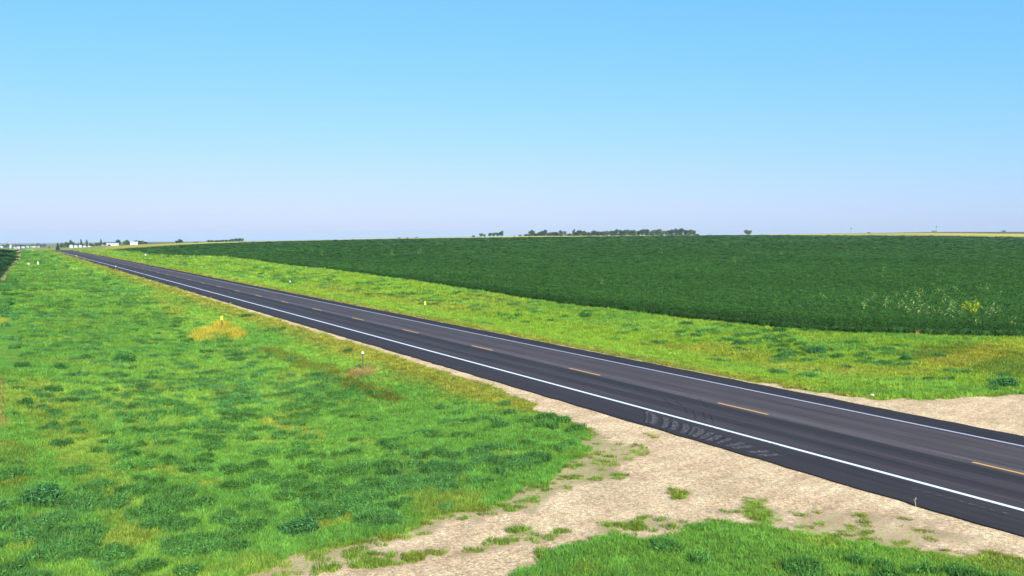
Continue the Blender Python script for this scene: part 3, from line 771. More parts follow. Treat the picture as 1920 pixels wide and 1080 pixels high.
# pale dry strip along that field
u = rng.uniform(180, 520, 4500); u = u[rng.uniform(0, 1, len(u)) < .25 + .75 * sm(.4, .6, fbm(u * .08, u * 0, 3))]
v = ve(u) + rng.uniform(.0, .7, len(u)); X, Y = uv2xy(u, v)
s = np.hypot(X, Y) * .0014 / .2 * rng.uniform(.8, 1.5, len(u))
c = np.array([.36, .37, .16]) * rng.uniform(.7, 1.2, len(u))[:, None]
dg = scatter('dry_grass', np.stack([X, Y, zt(X, Y)], -1), cg, c, np.stack([s, s, s * 1.6], -1))
tag(dg, 'pale dry grass strip between the left crop field and the ditch', 'dry grass', kind='stuff')

HAZE = 6e-5
# ------------------------------------------------------------------ trees
def crownmat(name, c): return leafmat(name, c, .2, .5)
M_TREE = [crownmat('tree_leaves', (.055, .105, .045)), crownmat('tree_leaves_light', (.09, .15, .055)), crownmat('tree_leaves_olive', (.065, .10, .04))]
M_CONE = crownmat('needles', (.022, .06, .030)); M_BARK = simple('bark', (.14, .11, .085), .9, .4, 6, bump=.5)
M_POP = crownmat('poplar_leaves', (.035, .075, .04))
def crown_mesh(kind, seed):
    r = random.Random(seed); P = []
    if kind == 'broad':                      # unit height 1, width 1
        n = r.randint(6, 9)
        for k in range(n):
            a = 6.283 * k / n + r.uniform(-.4, .4); q = r.uniform(.12, .34) if k else 0
            c = (q * math.cos(a), q * math.sin(a), r.uniform(.42, .80)); s = r.uniform(.19, .27)
            P.append(leaves(190, c, (s, s, s * .8), .065, seed * 31 + k, .2, .35))
        P.append(leaves(260, (0, 0, .36), (.40, .40, .30), .07, seed * 77, .2, .2))
    elif kind == 'cone':
        for k in range(13):
            f = k / 12; s = .46 * (1 - f) ** .85 + .03
            P.append(leaves(int(30 + 90 * (1 - f)), (r.uniform(-.03, .03), r.uniform(-.03, .03), .08 + .88 * f), (s, s, .06), .07, seed * 31 + k, .1, .3, 2.))
    elif kind == 'poplar':
        for k in range(9):
            f = k / 8; s = .42 * math.sin(math.pi * (.12 + .84 * f)) + .06
            P.append(leaves(80, (r.uniform(-.08, .08), r.uniform(-.08, .08), .14 + .78 * f), (s, s, .10), .07, seed * 31 + k, .1, .35))
    elif kind == 'bush':
        for k in range(6):
            c = (r.uniform(-.3, .3), r.uniform(-.3, .3), r.uniform(.3, .6)); s = r.uniform(.2, .3)
            P.append(leaves(110, c, (s, s, s * 1.1), .07, seed * 31 + k, .2, .35))
        P.append(leaves(140, (0, 0, .22), (.48, .48, .25), .07, seed * 55, .2, .3))
    return P
def make_tree(name, kind, seed, mat):
    root = empty(name, (0, 0, 0)); r = random.Random(seed)
    V = []; F = []; A = []; n = 0
    for v, f, a in crown_mesh(kind, seed):
        V.append(v); F.append(f + n); A.append(a); n += len(v)
    mesh_np('crown', np.concatenate(V), np.concatenate(F), mat, root, attrs=[('leafvar', 'FLOAT', 'POINT', np.concatenate(A))])
    b = MB(); top = {'broad': .55, 'cone': .9, 'poplar': .8, 'bush': .3}[kind]
    b.tube([(0, 0, -.04), (.01, 0, top * .4), (0, .015, top)], [.035, .025, .01], 7)
    if kind in ('broad', 'bush'):
        for k in range(6):
            a = 6.283 * k / 6 + r.uniform(-.3, .3); q = r.uniform(.18, .3)
            b.tube([(0, 0, top * r.uniform(.35, .7)), (q * .5 * math.cos(a), q * .5 * math.sin(a), top * 1.05), (q * math.cos(a), q * math.sin(a), top * 1.35)], [.016, .01, .004], 5)
    b.build('trunk', M_BARK, root)
    return root
KINDS = {}
def tree(kind, px, depth, hpx, wpx, label, cat='tree', group=None, sink=0.):
    names = {'broad': 'broadleaf_tree', 'cone': 'conifer_tree', 'poplar': 'poplar_tree', 'bush': 'bush'}
    key = kind; lst = KINDS.setdefault(key, [])
    if len(lst) < (5 if kind == 'broad' else 3):
        k = len(lst); mat = {'cone': M_CONE, 'poplar': M_POP}.get(kind, M_TREE[k % 3])
        root = make_tree(names[kind], kind, 11 + 7 * k + len(kind), mat); lst.append(root)
    else: root = copy_tree(random.choice(lst))
    p = atd(px, depth); s = depth / FPX
    if kind == 'broad': hpx *= 1.04
    root.location = (p.x, p.y, p.z - .1 - sink); root.rotation_euler.z = random.uniform(0, 6.28)
    root.scale = (wpx * s, wpx * s, hpx * s)
    for k in ('label', 'category', 'group'):
        if k in root: del root[k]
    tag(root, label, cat, group); return root
# farmstead beside the road
tree('cone', 109, 900, 14.5, 9.5, 'tall dark conifer at the left end of the farmstead, right beside the road')
G = 'trees round the farmstead by the road'
for px, h, w in ((116, 12, 8), (121, 12.5, 8), (127, 12, 9), (134, 15, 9), (140, 10.5, 8), (146, 8, 8), (158, 7, 8), (171, 6.5, 9), (176, 5.5, 7)):
    tree('broad', px, 940, h, w, 'dark rounded tree in the farmstead windbreak behind the small white bins', group=G)
tree('poplar', 153, 925, 16, 5.2, 'slim dark columnar tree, left one of the pair behind the white bins')
tree('poplar', 163.5, 925, 14.5, 5.2, 'slim dark columnar tree, right one of the pair behind the white bins')
for px, h, w in ((182, 7.5, 8), (187, 8, 8), (197, 8, 9), (204, 7, 9), (211, 7, 9), (217, 8.5, 8)):
    tree('broad', px, 960, h, w, 'dark tree in the row behind the long low white building', group=G)
tree('poplar', 190.3, 950, 14, 4.5, 'narrow dark spire of a tree left of the long white building')
tree('broad', 223, 940, 12, 10, 'large round tree at the right end of the long white building')
tree('broad', 235, 960, 9.5, 8, 'round tree left of the small white shed, lower part of the pair')
tree('broad', 240, 950, 11.5, 11, 'big round tree touching the left side of the small white shed')
for px, h, w in ((252, 8.5, 9), (258, 8.5, 9), (263, 8, 9), (269, 8, 8), (275, 5.5, 7)):
    tree('broad', px, 1000, h, w, 'dark tree in the short row behind the small white shed', group=G)
# middle distance, left half
tree('broad', 332, 1030, 5.5, 8, 'small low tree leaning on the left of the lone pair on the golden field', sink=0)
tree('broad', 338.5, 1030, 8, 10, 'rounded tree, right one of the lone pair on the golden field')
tree('bush', 368, 1050, 3.2, 8, 'low bush between the lone tree pair and the tree row', 'bush')
for px, h, w in ((392, 5.5, 9), (399, 5, 9), (406, 4.2, 9), (412, 4.2, 8), (418, 4.8, 8), (425, 5, 9), (432, 4.5, 8), (438, 6, 9), (444, 7, 9), (450, 7.5, 9), (455, 7, 7)):
    tree('broad', px, 1020, h, w, 'dark tree in the short row on the golden field left of the centre', group='trees of the short row')
for px in (749, 764, 782):
    tree('bush', px, 1180, 2.4, 7, {749: 'tiny dark bush on the skyline, left of three', 764: 'tiny dark bush on the skyline, middle of three', 782: 'tiny dark bush on the skyline, right of three'}[px], 'bush')
# skyline right of the centre
tree('bush', 888, 1270, 4.5, 9, 'low dark bush at the left end of the skyline trees', 'bush')
tree('broad', 902, 1280, 7.5, 9, 'small round tree right of the low dark bush on the skyline')
tree('broad', 908, 1285, 5, 7, 'very small tree leaning on the small round skyline tree')
for px, h, w, l in ((919, 8, 9, 'left tree of the dense skyline clump of four'), (926, 8, 9, 'second tree of the dense skyline clump of four'),
                    (933, 8, 9, 'third tree of the dense skyline clump of four'), (940.5, 11, 11, 'tallest, rightmost tree of the dense skyline clump of four')):
    tree('broad', px, 1290, h, w, l)
tree('bush', 964, 1290, 2.5, 3, 'tiny bush on the skyline between the clump and the shelterbelt', 'bush')
tree('bush', 975, 1290, 4, 7, 'low bush just before the left end of the long shelterbelt', 'bush')
belt = [(986, 4, 7), (991, 4, 8), (997, 10, 9), (1004, 6, 8), (1009, 5, 8), (1014, 8, 10), (1021, 10, 12), (1029, 7, 9), (1036, 7, 9), (1043, 7, 9), (1052, 10, 7),
        (1059, 9.5, 5), (1066, 5, 8), (1076, 11, 5), (1080, 7, 8), (1087, 10, 10), (1096, 9.5, 9), (1104, 7.5, 9), (1113, 9.5, 10), (1121, 8, 9), (1129, 8, 9), (1138, 9.5, 10),
        (1147, 9, 9), (1155, 10.5, 10), (1164, 9.5, 9), (1172, 10, 10), (1180, 10.5, 9), (1189, 10, 10), (1197, 9, 8), (1204, 11, 10), (1213, 10.5, 10), (1222, 10, 10),
        (1232, 10.5, 11), (1241, 10, 10), (1250, 10, 10), (1259, 10.5, 10), (1268, 11, 10), (1276, 11.5, 10), (1285, 9.5, 9), (1294, 11, 10), (1299, 9, 8)]
for i, (px, h, w) in enumerate(belt):
    l = 'grey green tree in the long shelterbelt on the skyline'
    if i == 0: l = 'low scrubby tree at the left end of the long shelterbelt'
    if i == 2: l = 'first tall round tree near the left end of the long shelterbelt'
    if i == 13: l = 'thin tall tree poking above a gap in the left half of the shelterbelt'
    if i == len(belt) - 1: l = 'last tree at the right end of the long shelterbelt'
    tree('broad', px, 1285 + random.uniform(-8, 8), h * 1.28, w * 1.35, l, group='trees of the long shelterbelt', sink=.7)
for px in range(990, 1303, 13):
    tree('bush', px + random.uniform(-4, 4), 1278, random.uniform(3.2, 5.5), random.uniform(12, 17), 'low bush filling a gap between the shelterbelt trees', 'bush', group='bushes under the shelterbelt')
tree('broad', 1402, 1390, 13, 15.5, 'lone spreading tree on the skyline right of the long shelterbelt', sink=1.4)
tree('bush', 1628, 1650, 2.6, 7, 'tiny dark bush on the crest of the golden field', 'bush')
tree('bush', 1880, 1990, 3.6, 9, 'small dark bush on the skyline near the right edge', 'bush')
tree('broad', 93, 1250, 6, 2.5, 'tiny dark tree beside the far end of the road', group=None)
# town
for i, px in enumerate((8, 13, 18, 24, 29, 35, 40, 46, 51, 57, 62, 67, 72, 77, 84)):
    tree('broad', px, 2660 + random.uniform(-40, 60), random.uniform(5.2, 8), random.uniform(7, 10), 'hazy dark tree in the far town at the left edge', group='trees of the far town')

# ------------------------------------------------------------------ buildings
M_WALL = simple('white_siding', (.52, .53, .53), .6, .06, 1.); M_ROOF = simple('white_roof', (.50, .51, .53), .45, .1, 1.)
M_GREYR = simple('grey_roof', (.30, .30, .31), .7, .2, 1.); M_BRN = simple('brown_roof', (.14, .09, .07), .8, .2, 1.)
M_DARK = simple('dark_opening', (.03, .035, .04), .4, .1, 1.); M_TAN = simple('tan_metal', (.42, .34, .27), .5, .1, 1.); M_GALV = simple('galvanised', (.55, .57, .58), .4, .15, 2., metal=.3)
def building(name, px, depth, w, d, h, roof_h, wm, rm, label, cat='building', rz=.1, doors=1, wins=3):
    p = atd(px, depth); root = empty(name, (p.x, p.y, p.z - .1), rz + math.atan2(-p.x, p.y))
    b = MB(); b.box((0, 0, h / 2), (w, d, h)); 
    b.add([(-w / 2, -d / 2, h), (-w / 2, d / 2, h), (-w / 2, 0, h + roof_h * .97), (w / 2, -d / 2, h), (w / 2, d / 2, h), (w / 2, 0, h + roof_h * .97)], [(0, 1, 2), (3, 5, 4)])
    b.build('wall', wm, root)
    e = .35; r = MB(); o = .12
    for s in (-1, 1):
        y0, y1 = s * (d / 2 + e), 0; z0 = h - e * roof_h / (d / 2); z1 = h + roof_h
        q = [(-w / 2 - e, y0, z0), (w / 2 + e, y0, z0), (w / 2 + e, y1, z1), (-w / 2 - e, y1, z1)]
        q2 = [(x, y, z + o) for x, y, z in q]
        r.add(q + q2, [(0, 1, 2, 3), (7, 6, 5, 4), (0, 4, 5, 1), (1, 5, 6, 2), (3, 7, 4, 0)])
    r.build('roof', rm, root)
    for k in range(doors):
        x = -w / 2 + w * (k + .5) / (doors + wins * .5 + .5); m = MB(); m.box((x, -d / 2 - .03, h * .36), (min(2.4, w * .22), .08, h * .72)); m.build('door', M_DARK, root)
    for k in range(wins):
        x = w / 2 - w * .6 * (k + .5) / max(wins, 1); m = MB(); m.box((x, -d / 2 - .03, h * .6), (min(1., w * .09), .07, h * .22)); m.build('window', M_DARK, root)
    return tag(root, label, cat)
building('barn', 211.5, 915, 10.8, 6, 1.7, .9, M_WALL, M_ROOF, 'long low white building on the golden strip beside the farmstead', doors=1, wins=2)
building('shed', 251.5, 950, 7.0, 5, 2.3, 1.0, M_WALL, M_ROOF, 'small bright white shed in front of the right farmstead trees', 'shed', doors=0, wins=1)
building('farmhouse', 195, 985, 3.6, 4, 2.0, 1.5, M_GALV, M_BRN, 'small house with a reddish brown roof between the farmstead trees', 'house', doors=1, wins=1)
def bin_(px, depth, w, h, label):
    p = atd(px, depth); root = empty('storage_bin', (p.x, p.y, p.z - .1)); b = MB(); R = w / 2
    pts = [(0, 0, 0)]; rad = [R * 1.02]
    for k in range(1, 7): pts.append((0, 0, h * .72 * k / 6)); rad.append(R * (1.0 if k % 2 else .985))
    b.tube(pts, rad, 20); b.build('body', M_WALL, root)
    r = MB(); r.tube([(0, 0, h * .72), (0, 0, h * .86), (0, 0, h * .96), (0, 0, h)], [R * 1.06, R * .75, R * .35, R * .12], 20); r.build('roof', M_ROOF, root)
    d = MB(); d.box((0, -R - .02, h * .3), (.7, .1, h * .45)); d.build('door', M_GALV, root)
    tag(root, label, 'storage bin', 'white storage bins by the farmstead'); return root
for (px, w, h, dd, l) in ((134.5, 3.3, 3.1, 870, 'nearest and largest of the five small white domed bins'), (143, 3.4, 2.5, 880, 'second of the five small white domed bins from the left'),
                     (151.5, 3.1, 2.4, 885, 'middle one of the five small white domed bins'), (159.5, 3.1, 1.7, 890, 'fourth of the five small white domed bins from the left'),
                     (168, 3.0, 1.3, 895, 'lowest, rightmost of the five small white domed bins')):
    bin_(px, dd, w, h, l)
for px, w, h, rh, wm, rm, l in ((3, 9, 4, 1.5, M_WALL, M_ROOF, 'far town building, white, cut by the left edge'), (35, 7, 5, 1.5, M_GALV, M_ROOF, 'far white town building among the trees'),
     (44, 9, 4, 1.8, M_GALV, M_ROOF, 'far pale grey town shed left of the centre of town'), (52.5, 8, 4.5, 1.4, M_GALV, M_GREYR, 'far white town building with a grey roof'),
     (60, 6, 2.5, 1.2, M_TAN, M_ROOF, 'low tan building at the near edge of the far town'), (27.5, 3.5, 4, 1, M_WALL, M_ROOF, 'narrow white building in the far town'),
     (73, 5, 4, 1.2, M_WALL, M_GREYR, 'pale house at the right end of the far town')):
    building('town_building', px, 2420, w * .8, 6, h * .8, rh, wm, rm, l, rz=.15, doors=1, wins=2)
p = atd(21, 2450); root = empty('grain_elevator', (p.x, p.y, p.z - .1)); b = MB(); b.box((0, 0, 4), (4, 5, 8)); b.build('tower', M_WALL, root)
b = MB(); b.box((0, 0, 9), (2.2, 3, 2)); b.build('headhouse', M_ROOF, root); tag(root, 'narrow white grain elevator in the far town', 'elevator')
p = atd(66, 2380); root = empty('quonset_hut', (p.x, p.y, p.z - .1)); b = MB(); n = 12; vs = []
for y in (-5, 5):
    for k in range(n + 1): a = math.pi * k / n; vs.append((4.6 * math.cos(a), y, 4.2 * math.sin(a)))
b.add(vs, [(k, k + 1, n + 2 + k, n + 1 + k) for k in range(n)] + [tuple(range(n + 1)), tuple(range(n + 1, 2 * n + 2))[::-1]]); b.build('shell', M_TAN, root)
d = MB(); d.box((0, -5.05, 1.4), (3, .1, 2.8)); d.build('door', M_WALL, root); tag(root, 'arched tan metal hut at the edge of the far town', 'hut')
building('farm_building', 1750.5, 1880, 9, 6, 1.3, .9, M_GREYR, M_BRN, 'low grey brown farm building on the skyline under the right windmill', doors=1, wins=1)

# faint windmills on the skyline
M_MILL = simple('weathered_steel', (.16, .17, .19), .7, .2, 2.)
def windmill(px, depth, hgt, label):
    p = atd(px, depth); root = empty('windmill', (p.x, p.y, p.z - .2)); b = MB(); s = hgt * .09
    for a in range(4):
        sx, sy = ((1, 1), (1, -1), (-1, -1), (-1, 1))[a]; b.tube([(s * sx, s * sy, 0), (.15 * sx, .15 * sy, hgt * .9)], [.06, .05], 5)
    for k in range(1, 6):
        q = s + (.15 - s) * k / 6; z = hgt * .9 * k / 6; c = [(q, q, z), (q, -q, z), (-q, -q, z), (-q, q, z)]
        for i in range(4): b.tube([c[i], c[(i + 1) % 4]], [.035, .035], 4)
    b.build('tower', M_MILL, root)
    w = MB(); R = hgt * .16
    for k in range(16):
        a = 6.283 * k / 16; ca, sa = math.cos(a), math.sin(a); t = .35 * R / 2
        w.add([(ca * R * .3 - sa * t * .4, -.5, hgt * .92 + sa * R * .3 + ca * t * .4), (ca * R - sa * t, -.5, hgt * .92 + sa * R + ca * t),
               (ca * R + sa * t, -.42, hgt * .92 + sa * R - ca * t), (ca * R * .3 + sa * t * .4, -.42, hgt * .92 + sa * R * .3 - ca * t * .4)], [(0, 1, 2, 3)])
    w.tube([(0, -.6, hgt * .92), (0, .3, hgt * .92)], [.15, .15], 8); w.build('wheel', M_MILL, root)
    v = MB(); v.box((0, 1.3, hgt * .92), (.06, 1.6, .9)); v.build('vane', M_MILL, root)
    tag(root, label, 'windmill')
windmill(1594, 1750, 10.5, 'faint thin windmill on the golden crest, left of the two')
windmill(1754, 1900, 11.5, 'faint thin windmill on the skyline above the low farm building')

# ------------------------------------------------------------------ delineators
M_POST = simple('post_steel', (.10, .115, .06), .6, .3, 8., metal=.2); M_WREF = simple('white_reflector', (.60, .60, .54), .3, .05, 30.)
M_YREF = simple('yellow_reflector', (.56, .72, .06), .35, .08, 30.); M_Y2 = simple('amber_reflector', (.70, .68, .05), .35, .08, 30.)
def delineator(px, py, h, kind, label, lean=0., w=None):
    p = at(px, py); root = empty('delineator_post', p, math.atan2(-p.x, p.y) + .25); b = MB()
    t = .028; prof = [(-t, .018), (-t * .6, -.012), (t * .6, -.012), (t, .018), (t * .8, .022), (t * .45, -.004), (-t * .45, -.004), (-t * .8, .022)]
    hh = h * (.96 if kind == 'disc' else .86)
    vs = [(x, y, z) for z in (-.3, hh) for x, y in prof]; n = 8
    b.add(vs, [(i, (i + 1) % n, n + (i + 1) % n, n + i) for i in range(n)] + [tuple(range(n, 2 * n))]); b.build('post', M_POST, root)
    r = MB()
    if kind == 'disc':
        R = w or .075; c = h - R; pts = [(R * math.cos(a), R * math.sin(a)) for a in [6.283 * k / 16 for k in range(16)]]
        r.add([(x, -.035, c + z) for x, z in pts] + [(x, -.018, c + z) for x, z in pts], [tuple(range(16)), tuple(range(16, 32))[::-1]] + [(i, 16 + i, 16 + (i + 1) % 16, (i + 1) % 16) for i in range(16)])
        mt = M_WREF
        bk = MB(); bk.tube([(0, -.016, c), (0, -.010, c)], [R * 1.15, R * 1.15], 16); bk.build('backing_plate', M_POST, root)
    else:
        W, Hh = (w or .2), .33; r.box((0, -.03, h - Hh / 2), (W, .012, Hh)); mt = M_YREF if kind == 'lime' else M_Y2
    r.build('reflector', mt, root)
    root.rotation_euler.y = lean
    tag(root, label, 'road marker', 'roadside delineator posts'); return root
delineator(416, 621, 1.28, 'lime', 'dark marker post with a bright yellow green plate in the golden grass mound')
delineator(681.5, 702, 1.30, 'disc', 'dark thin post with a round white reflector nearest the camera, left of the road', lean=-.03)
delineator(797, 590, 1.32, 'amber', 'marker post with a yellow plate on the far verge right of the road')
delineator(544, 542, 1.25, 'disc', 'thin post with a round white reflector on the far verge', w=.11)
delineator(273, 487, 2.0, 'disc', 'distant white topped post standing against the crop edge', w=.26)
delineator(281, 489, .9, 'amber', 'small distant yellow marker on the far verge', w=.2)
delineator(143, 484, 1.0, 'disc', 'distant white reflector at the near edge of the road', w=.16)
delineator(217, 507, 1.0, 'disc', 'distant pale reflector by the yellowish grass at the near road edge', w=.11)
# utility markers far left
p = at(53, 498.5); root = empty('utility_box', p, .4); b = MB(); b.box((0, 0, .38), (.6, .5, .76)); b.build('cabinet', M_WREF, root)
b = MB(); b.box((0, 0, .79), (.66, .56, .06)); b.build('lid', M_WALL, root); tag(root, 'small white utility box standing in the weeds at far left', 'utility box')
p = at(71.3, 498.5); root = empty('marker_cone', p); b = MB(); b.tube([(0, 0, 0), (0, 0, .5), (0, 0, 1.0), (0, 0, 1.25)], [.30, .25, .15, .05], 14); b.build('cone', simple('pale_yellow_plastic', (.80, .82, .45), .5, .1, 5), root)
b = MB(); b.box((0, 0, .03), (.7, .7, .06)); b.build('base', M_WREF, root); tag(root, 'tall pale yellow marker cone right of the white utility box', 'marker')
a_, b_ = at(56, 500), at(69, 500); b = MB(); d = b_ - a_
b.tube([(0, 0, .16), (d.x * .5, d.y * .5, .10 + d.z * .5), (d.x, d.y, d.z + .2)], [.07, .07, .05], 8); o = b.build('fallen_pole', M_TAN, None, loc=a_); tag(o, 'pale pole lying between the utility box and the marker cone', 'pole')

# ------------------------------------------------------------------ plants standing on their own
M_WD = leafmat('lone_weed_leaves', (.062, .175, .042), .25, .5); M_WB = leafmat('bluish_weed_leaves', (.068, .195, .058), .25, .5)
M_CORN = leafmat('corn_leaves', (.27, .38, .11), .3, .35); M_CORNY = leafmat('yellow_corn_leaves', (.38, .46, .03), .3, .35)
M_GRY = leafmat('golden_blades', (.56, .44, .07), .3, .4); M_DRYB = leafmat('brown_blades', (.42, .32, .11), .3, .4)
def bunch(name, parts, mat, part=None, parent=None):
    V = []; F = []; A = []; n = 0
    for v, f, a in parts:
        if f.shape[1] == 4: f = tri(f)
        V.append(v); F.append(f + n); A.append(a); n += len(v)
    return mesh_np(name, np.concatenate(V), np.concatenate(F), mat, parent, attrs=[('leafvar', 'FLOAT', 'POINT', np.concatenate(A))])
def weedparts(seed):
    P = [blades(160, .42, .2, .5, .022, .6, seed), blades(60, .2, .3, .6, .022, .45, seed + 1)]
    r = random.Random(seed)
    for k in range(5): P.append(leaves(220, (r.uniform(-.28, .28), r.uniform(-.28, .28), r.uniform(.18, .34)), (.22, .22, .2), .038, seed + 2 + k, .25, .3, 1.8))
    return P
wproto = [bunch('weed_clump', weedparts(900 + 20 * k), M_WD) for k in range(3)] + [bunch('weed_clump', weedparts(980), M_WB)]
used = [0] * 4
WL = [(42, 692, 1.5, 0, 'dark weed clump alone on the light grass at the far left'), (113, 694, 1.5, 1, 'dark weed clump just right of the far left one'),
      (163, 676, 1.4, 2, 'dark weed clump above and right of the pair on light grass'), (232, 682, 2.2, 0, 'large dark weed clump among small ones, left of the golden mound'),
      (97, 738, 1.5, 1, 'dark weed clump at the upper edge of the light patch near the left edge'), (45, 763, 1.4, 2, 'dark weed clump close to the left edge, below the others'),
      (100, 779, 1.0, 0, 'small faint weed clump on the yellowish patch, left'), (114, 839, 1.2, 1, 'isolated weed clump in the middle of the yellowish patch'),
      (767, 857, .8, 2, 'small dark weed clump on the smooth green slope'), (725, 838, 1.1, 0, 'weed clump at the upper end of the dark belt, left of the small one'),
      (328, 671, 1.2, 1, 'low weed clump below the golden mound'), (75, 945, 1.9, 3, 'big bluish weed clump on the bottom left slope'),
      (1060, 599, 1.3, 2, 'dark weed clump on the far verge below the crop edge'), (1097, 596, 1.8, 0, 'largest dark weed clump on the middle of the far verge'),
      (1033, 604, 1.1, 1, 'small weed clump left of the two dark ones on the far verge'), (1191, 623, 1.0, 2, 'single upright weed on the far verge right of the larger clumps'),
      (1463, 624, 1.5, 1, 'weed clump touching the crop edge on the far verge'), (1470, 653, 1.3, 0, 'dark weed clump under the one touching the crop edge'),
      (1390, 649, 1.8, 3, 'bluish weed clump at the left end of the far verge patch'), (1530, 665, 2.2, 3, 'large bluish weed clump in the middle of the far verge patch'),
      (1570, 674, 1.4, 0, 'dark weed clump right of the large bluish one'), (1620, 670, 1.3, 1, 'weed clump near the right side of the far verge patch'),
      (1700, 679, 1.5, 2, 'wide weed clump at the right end of the far verge patch'), (1883, 727, 2.0, 3, 'bluish weed clump above the far gravel near the right edge'),
      (1740, 716, .9, 2, 'small weed clump on the far verge above the gravel'), (560, 1000, 1.5, 3, 'bluish rounded weed clump at the bottom just above the gravel track')]
for px, py, s, k, l in WL:
    o = wproto[k] if not used[k] else wproto[k].copy()
    if used[k]: col.objects.link(o)
    used[k] = 1; o.location = at(px, py); s *= .72 if py > 640 else .8; o.scale = (s, s, s * .8); o.rotation_euler = (0, 0, random.uniform(0, 6.28)); tag(o, l, 'weed', 'weed clumps standing alone')
# golden and brown grass round the two posts
def tuftmound(px, py, rx, ry, n, mat, hh, seed, label):
    r = np.random.default_rng(seed); P = []
    for k in range(n):
        a = r.uniform(0, 6.283); q = math.sqrt(r.uniform(0, 1)); v, f, av_ = blades(26, .16, hh * .5, hh, .018, .8, seed + k)
        P.append((v + np.array([q * math.cos(a) * rx, q * math.sin(a) * ry, 0]), f, av_))
    o = bunch('grass_mound', P, mat); o.location = at(px, py); tag(o, label, 'dry grass'); return o
tuftmound(408, 628, 1.3, 2.4, 85, M_GRY, .55, 4000, 'mound of tall golden dry grass round the yellow green marker post')
tuftmound(683, 704, .55, .8, 45, M_DRYB, .42, 5000, 'small brown dry grass tuft at the foot of the nearest white reflector post')
# volunteer corn in the soybeans
def cornmesh(seed, mat, name='corn_plant'):
    r = random.Random(seed); root = empty(name, (0, 0, 0)); b = MB(); b.tube([(0, 0, 0), (.02, 0, .8), (.03, .01, 1.5)], [.018, .014, .006], 6); b.build('stalk', mat, root)
    V = []; F = []; A = []; n = 0
    for k in range(11):
        a = k * 2.6 + r.uniform(-.5, .5); z = .35 + 1.05 * k / 10; L = r.uniform(.45, .75) * (1.1 - .4 * k / 10); w = .05
        prev = None; c = r.random()
        for i in range(6):
            t = i / 5; rad = L * t * (1 - .12 * t); zz = z + L * (.75 * t - .95 * t * t); ww = w * math.sin(math.pi * (.12 + .86 * t))
            cx, cy = rad * math.cos(a), rad * math.sin(a)
            V += [(cx - ww * math.sin(a), cy + ww * math.cos(a), zz), (cx + ww * math.sin(a), cy - ww * math.cos(a), zz + .01)]; A += [c, c]
            if i: F.append((n - 2, n - 1, n + 1, n))
            n += 2
    mesh_np('leaves', np.array(V), np.array(F), mat, root, attrs=[('leafvar', 'FLOAT', 'POINT', np.array(A))]); return root
cp = [cornmesh(k, M_CORN) for k in range(3)]; cyp = cornmesh(9, M_CORNY)
cu = [0, 0, 0]; cyu = [0]
def z4(x, y): return 1560 + x / 5.333, 520 + y / 5.333
CP = [(440, 235), (400, 250), (425, 225), (555, 285), (530, 335), (540, 310), (650, 215), (750, 230), (850, 200), (905, 200), (870, 215), (1090, 165), (1060, 190), (1140, 150), (1245, 150), (1235, 165),
      (1470, 145), (1550, 140), (1690, 190), (1110, 275), (1130, 265), (665, 345), (700, 330), (815, 310), (770, 395), (800, 400), (740, 385), (945, 390), (1090, 405), (1060, 400), (1190, 300), (1215, 345), (1195, 385), (1230, 360),
      (1310, 405), (1290, 400), (1430, 300), (1610, 385), (1650, 400), (1600, 400), (325, 330), (320, 350), (880, 410), (990, 410), (1180, 440), (870, 285), (180, 270), (1550, 415), (1800, 520), (1440, 520)]
CP = [z4(*q) for q in CP] + [(1240, 474), (1363, 459), (1656, 508), (1655, 521), (1757, 516), (1542, 564), (788, 470), (786, 474), (604, 476), (1378, 490), (735, 478), (1590, 477), (925, 522), (1130, 535)]
def corn(px, py, s, yellow=False, label=None, group='volunteer corn plants in the soybeans'):
    if yellow:
        o = cyp if not cyu[0] else copy_tree(cyp); cyu[0] = 1
    else:
        k = random.randrange(3); o = cp[k] if not cu[k] else copy_tree(cp[k]); cu[k] = 1
    p = at(px, py + 6); o.location = p; o.scale = (s, s, s * .95); o.rotation_euler.z = random.uniform(0, 6.28)
    tag(o, label, 'corn plant', group)
for i, (px, py) in enumerate(CP):
    d = at(px, py).y; s = .95 * random.uniform(.85, 1.15) * (1 if d < 130 else 1.0 + (d - 130) / 260)
    l = 'pale green corn plant standing out of the dark soybeans at the right'
    g = 'volunteer corn plants in the soybeans'
    if i >= 50: l = 'pale speck of a corn plant far out in the soybean field'; g = 'far corn plants in the soybeans'
    corn(px, py, s, False, l, g)
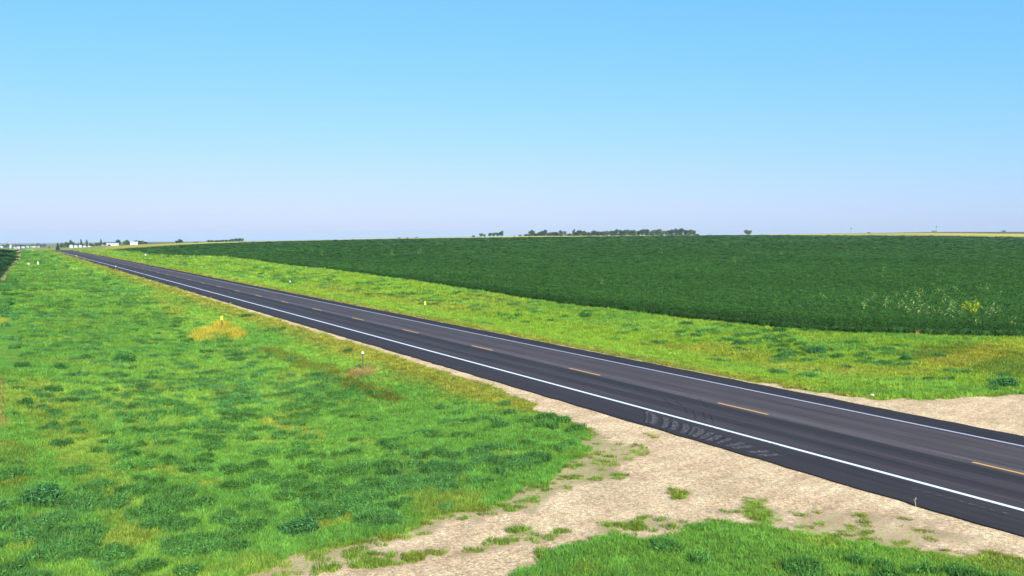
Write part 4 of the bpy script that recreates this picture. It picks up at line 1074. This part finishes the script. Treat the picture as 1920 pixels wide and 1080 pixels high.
for i, (x, y) in enumerate(((1335, 340), (1350, 365), (1430, 335), (1455, 345), (1470, 360), (1420, 395), (1410, 405), (1440, 390), (1390, 370), (1450, 325), (1370, 350), (1320, 345))):
    corn(*z4(x, y), .95, True, 'bright yellow corn plant in the yellowest cluster of the soybean field', 'yellow corn cluster')
# brown stems under the crop edge
rr = random.Random(3); P = []
for k in range(5):
    px = 1722 + k * 16; p = at(px, 630.5 + rr.uniform(-.5, .5)); v, f, a = blades(20, .3, .3, .6, .03, .4, 6000 + k)
    P.append((v + np.array(p) , f, a))
o = bunch('dry_stems', P, M_DRYB); tag(o, 'brown dry stems at the foot of the soybean edge below the yellow corn', 'dry stems', kind='stuff')
# stalk at the pavement edge, stone at the far gravel edge
p = at(1717, 950); b = MB(); b.tube([(0, 0, -.05), (-.01, 0, .1), (-.02, -.01, .2), (-.01, .0, .26)], [.010, .008, .006, .004], 6)
b.tube([(-.01, 0, .1), (-.04, 0, .16), (-.045, .02, .2)], [.006, .004, .003], 5); b.tube([(-.02, -.01, .17), (.01, .01, .2), (.02, .02, .24)], [.005, .004, .003], 5)
o = b.build('dry_stalk', M_TAN, None, loc=p); tag(o, 'thin dry weed stalk sticking up at the near pavement edge', 'stalk')
p = at(1635, 743); me = bpy.data.meshes.new('stone'); import bmesh
bm = bmesh.new(); bmesh.ops.create_icosphere(bm, subdivisions=2, radius=.11)
for v in bm.verts: v.co *= 1 + .25 * (random.random() - .5); v.co.z *= .7
bm.to_mesh(me); bm.free(); me.materials.append(simple('pale_stone', (.75, .72, .68), .8, .2, 10)); o = bpy.data.objects.new('stone', me); col.objects.link(o); o.location = p + Vector((0, 0, .04))
tag(o, 'pale stone at the grass edge of the far gravel', 'stone')

# ------------------------------------------------------------------ air
m, nt, out = newmat('haze_air'); v = N(nt, 'ShaderNodeVolumePrincipled'); v.inputs['Color'].default_value = (.72, .86, 1, 1); v.inputs['Density'].default_value = HAZE
v.inputs['Anisotropy'].default_value = 0.0; nt.links.new(v.outputs[0], out.inputs['Volume'])
b = MB(); b.box((0, 0, -75), (32000, 32000, 230)); o = b.build('haze', m); tag(o, kind='stuff')
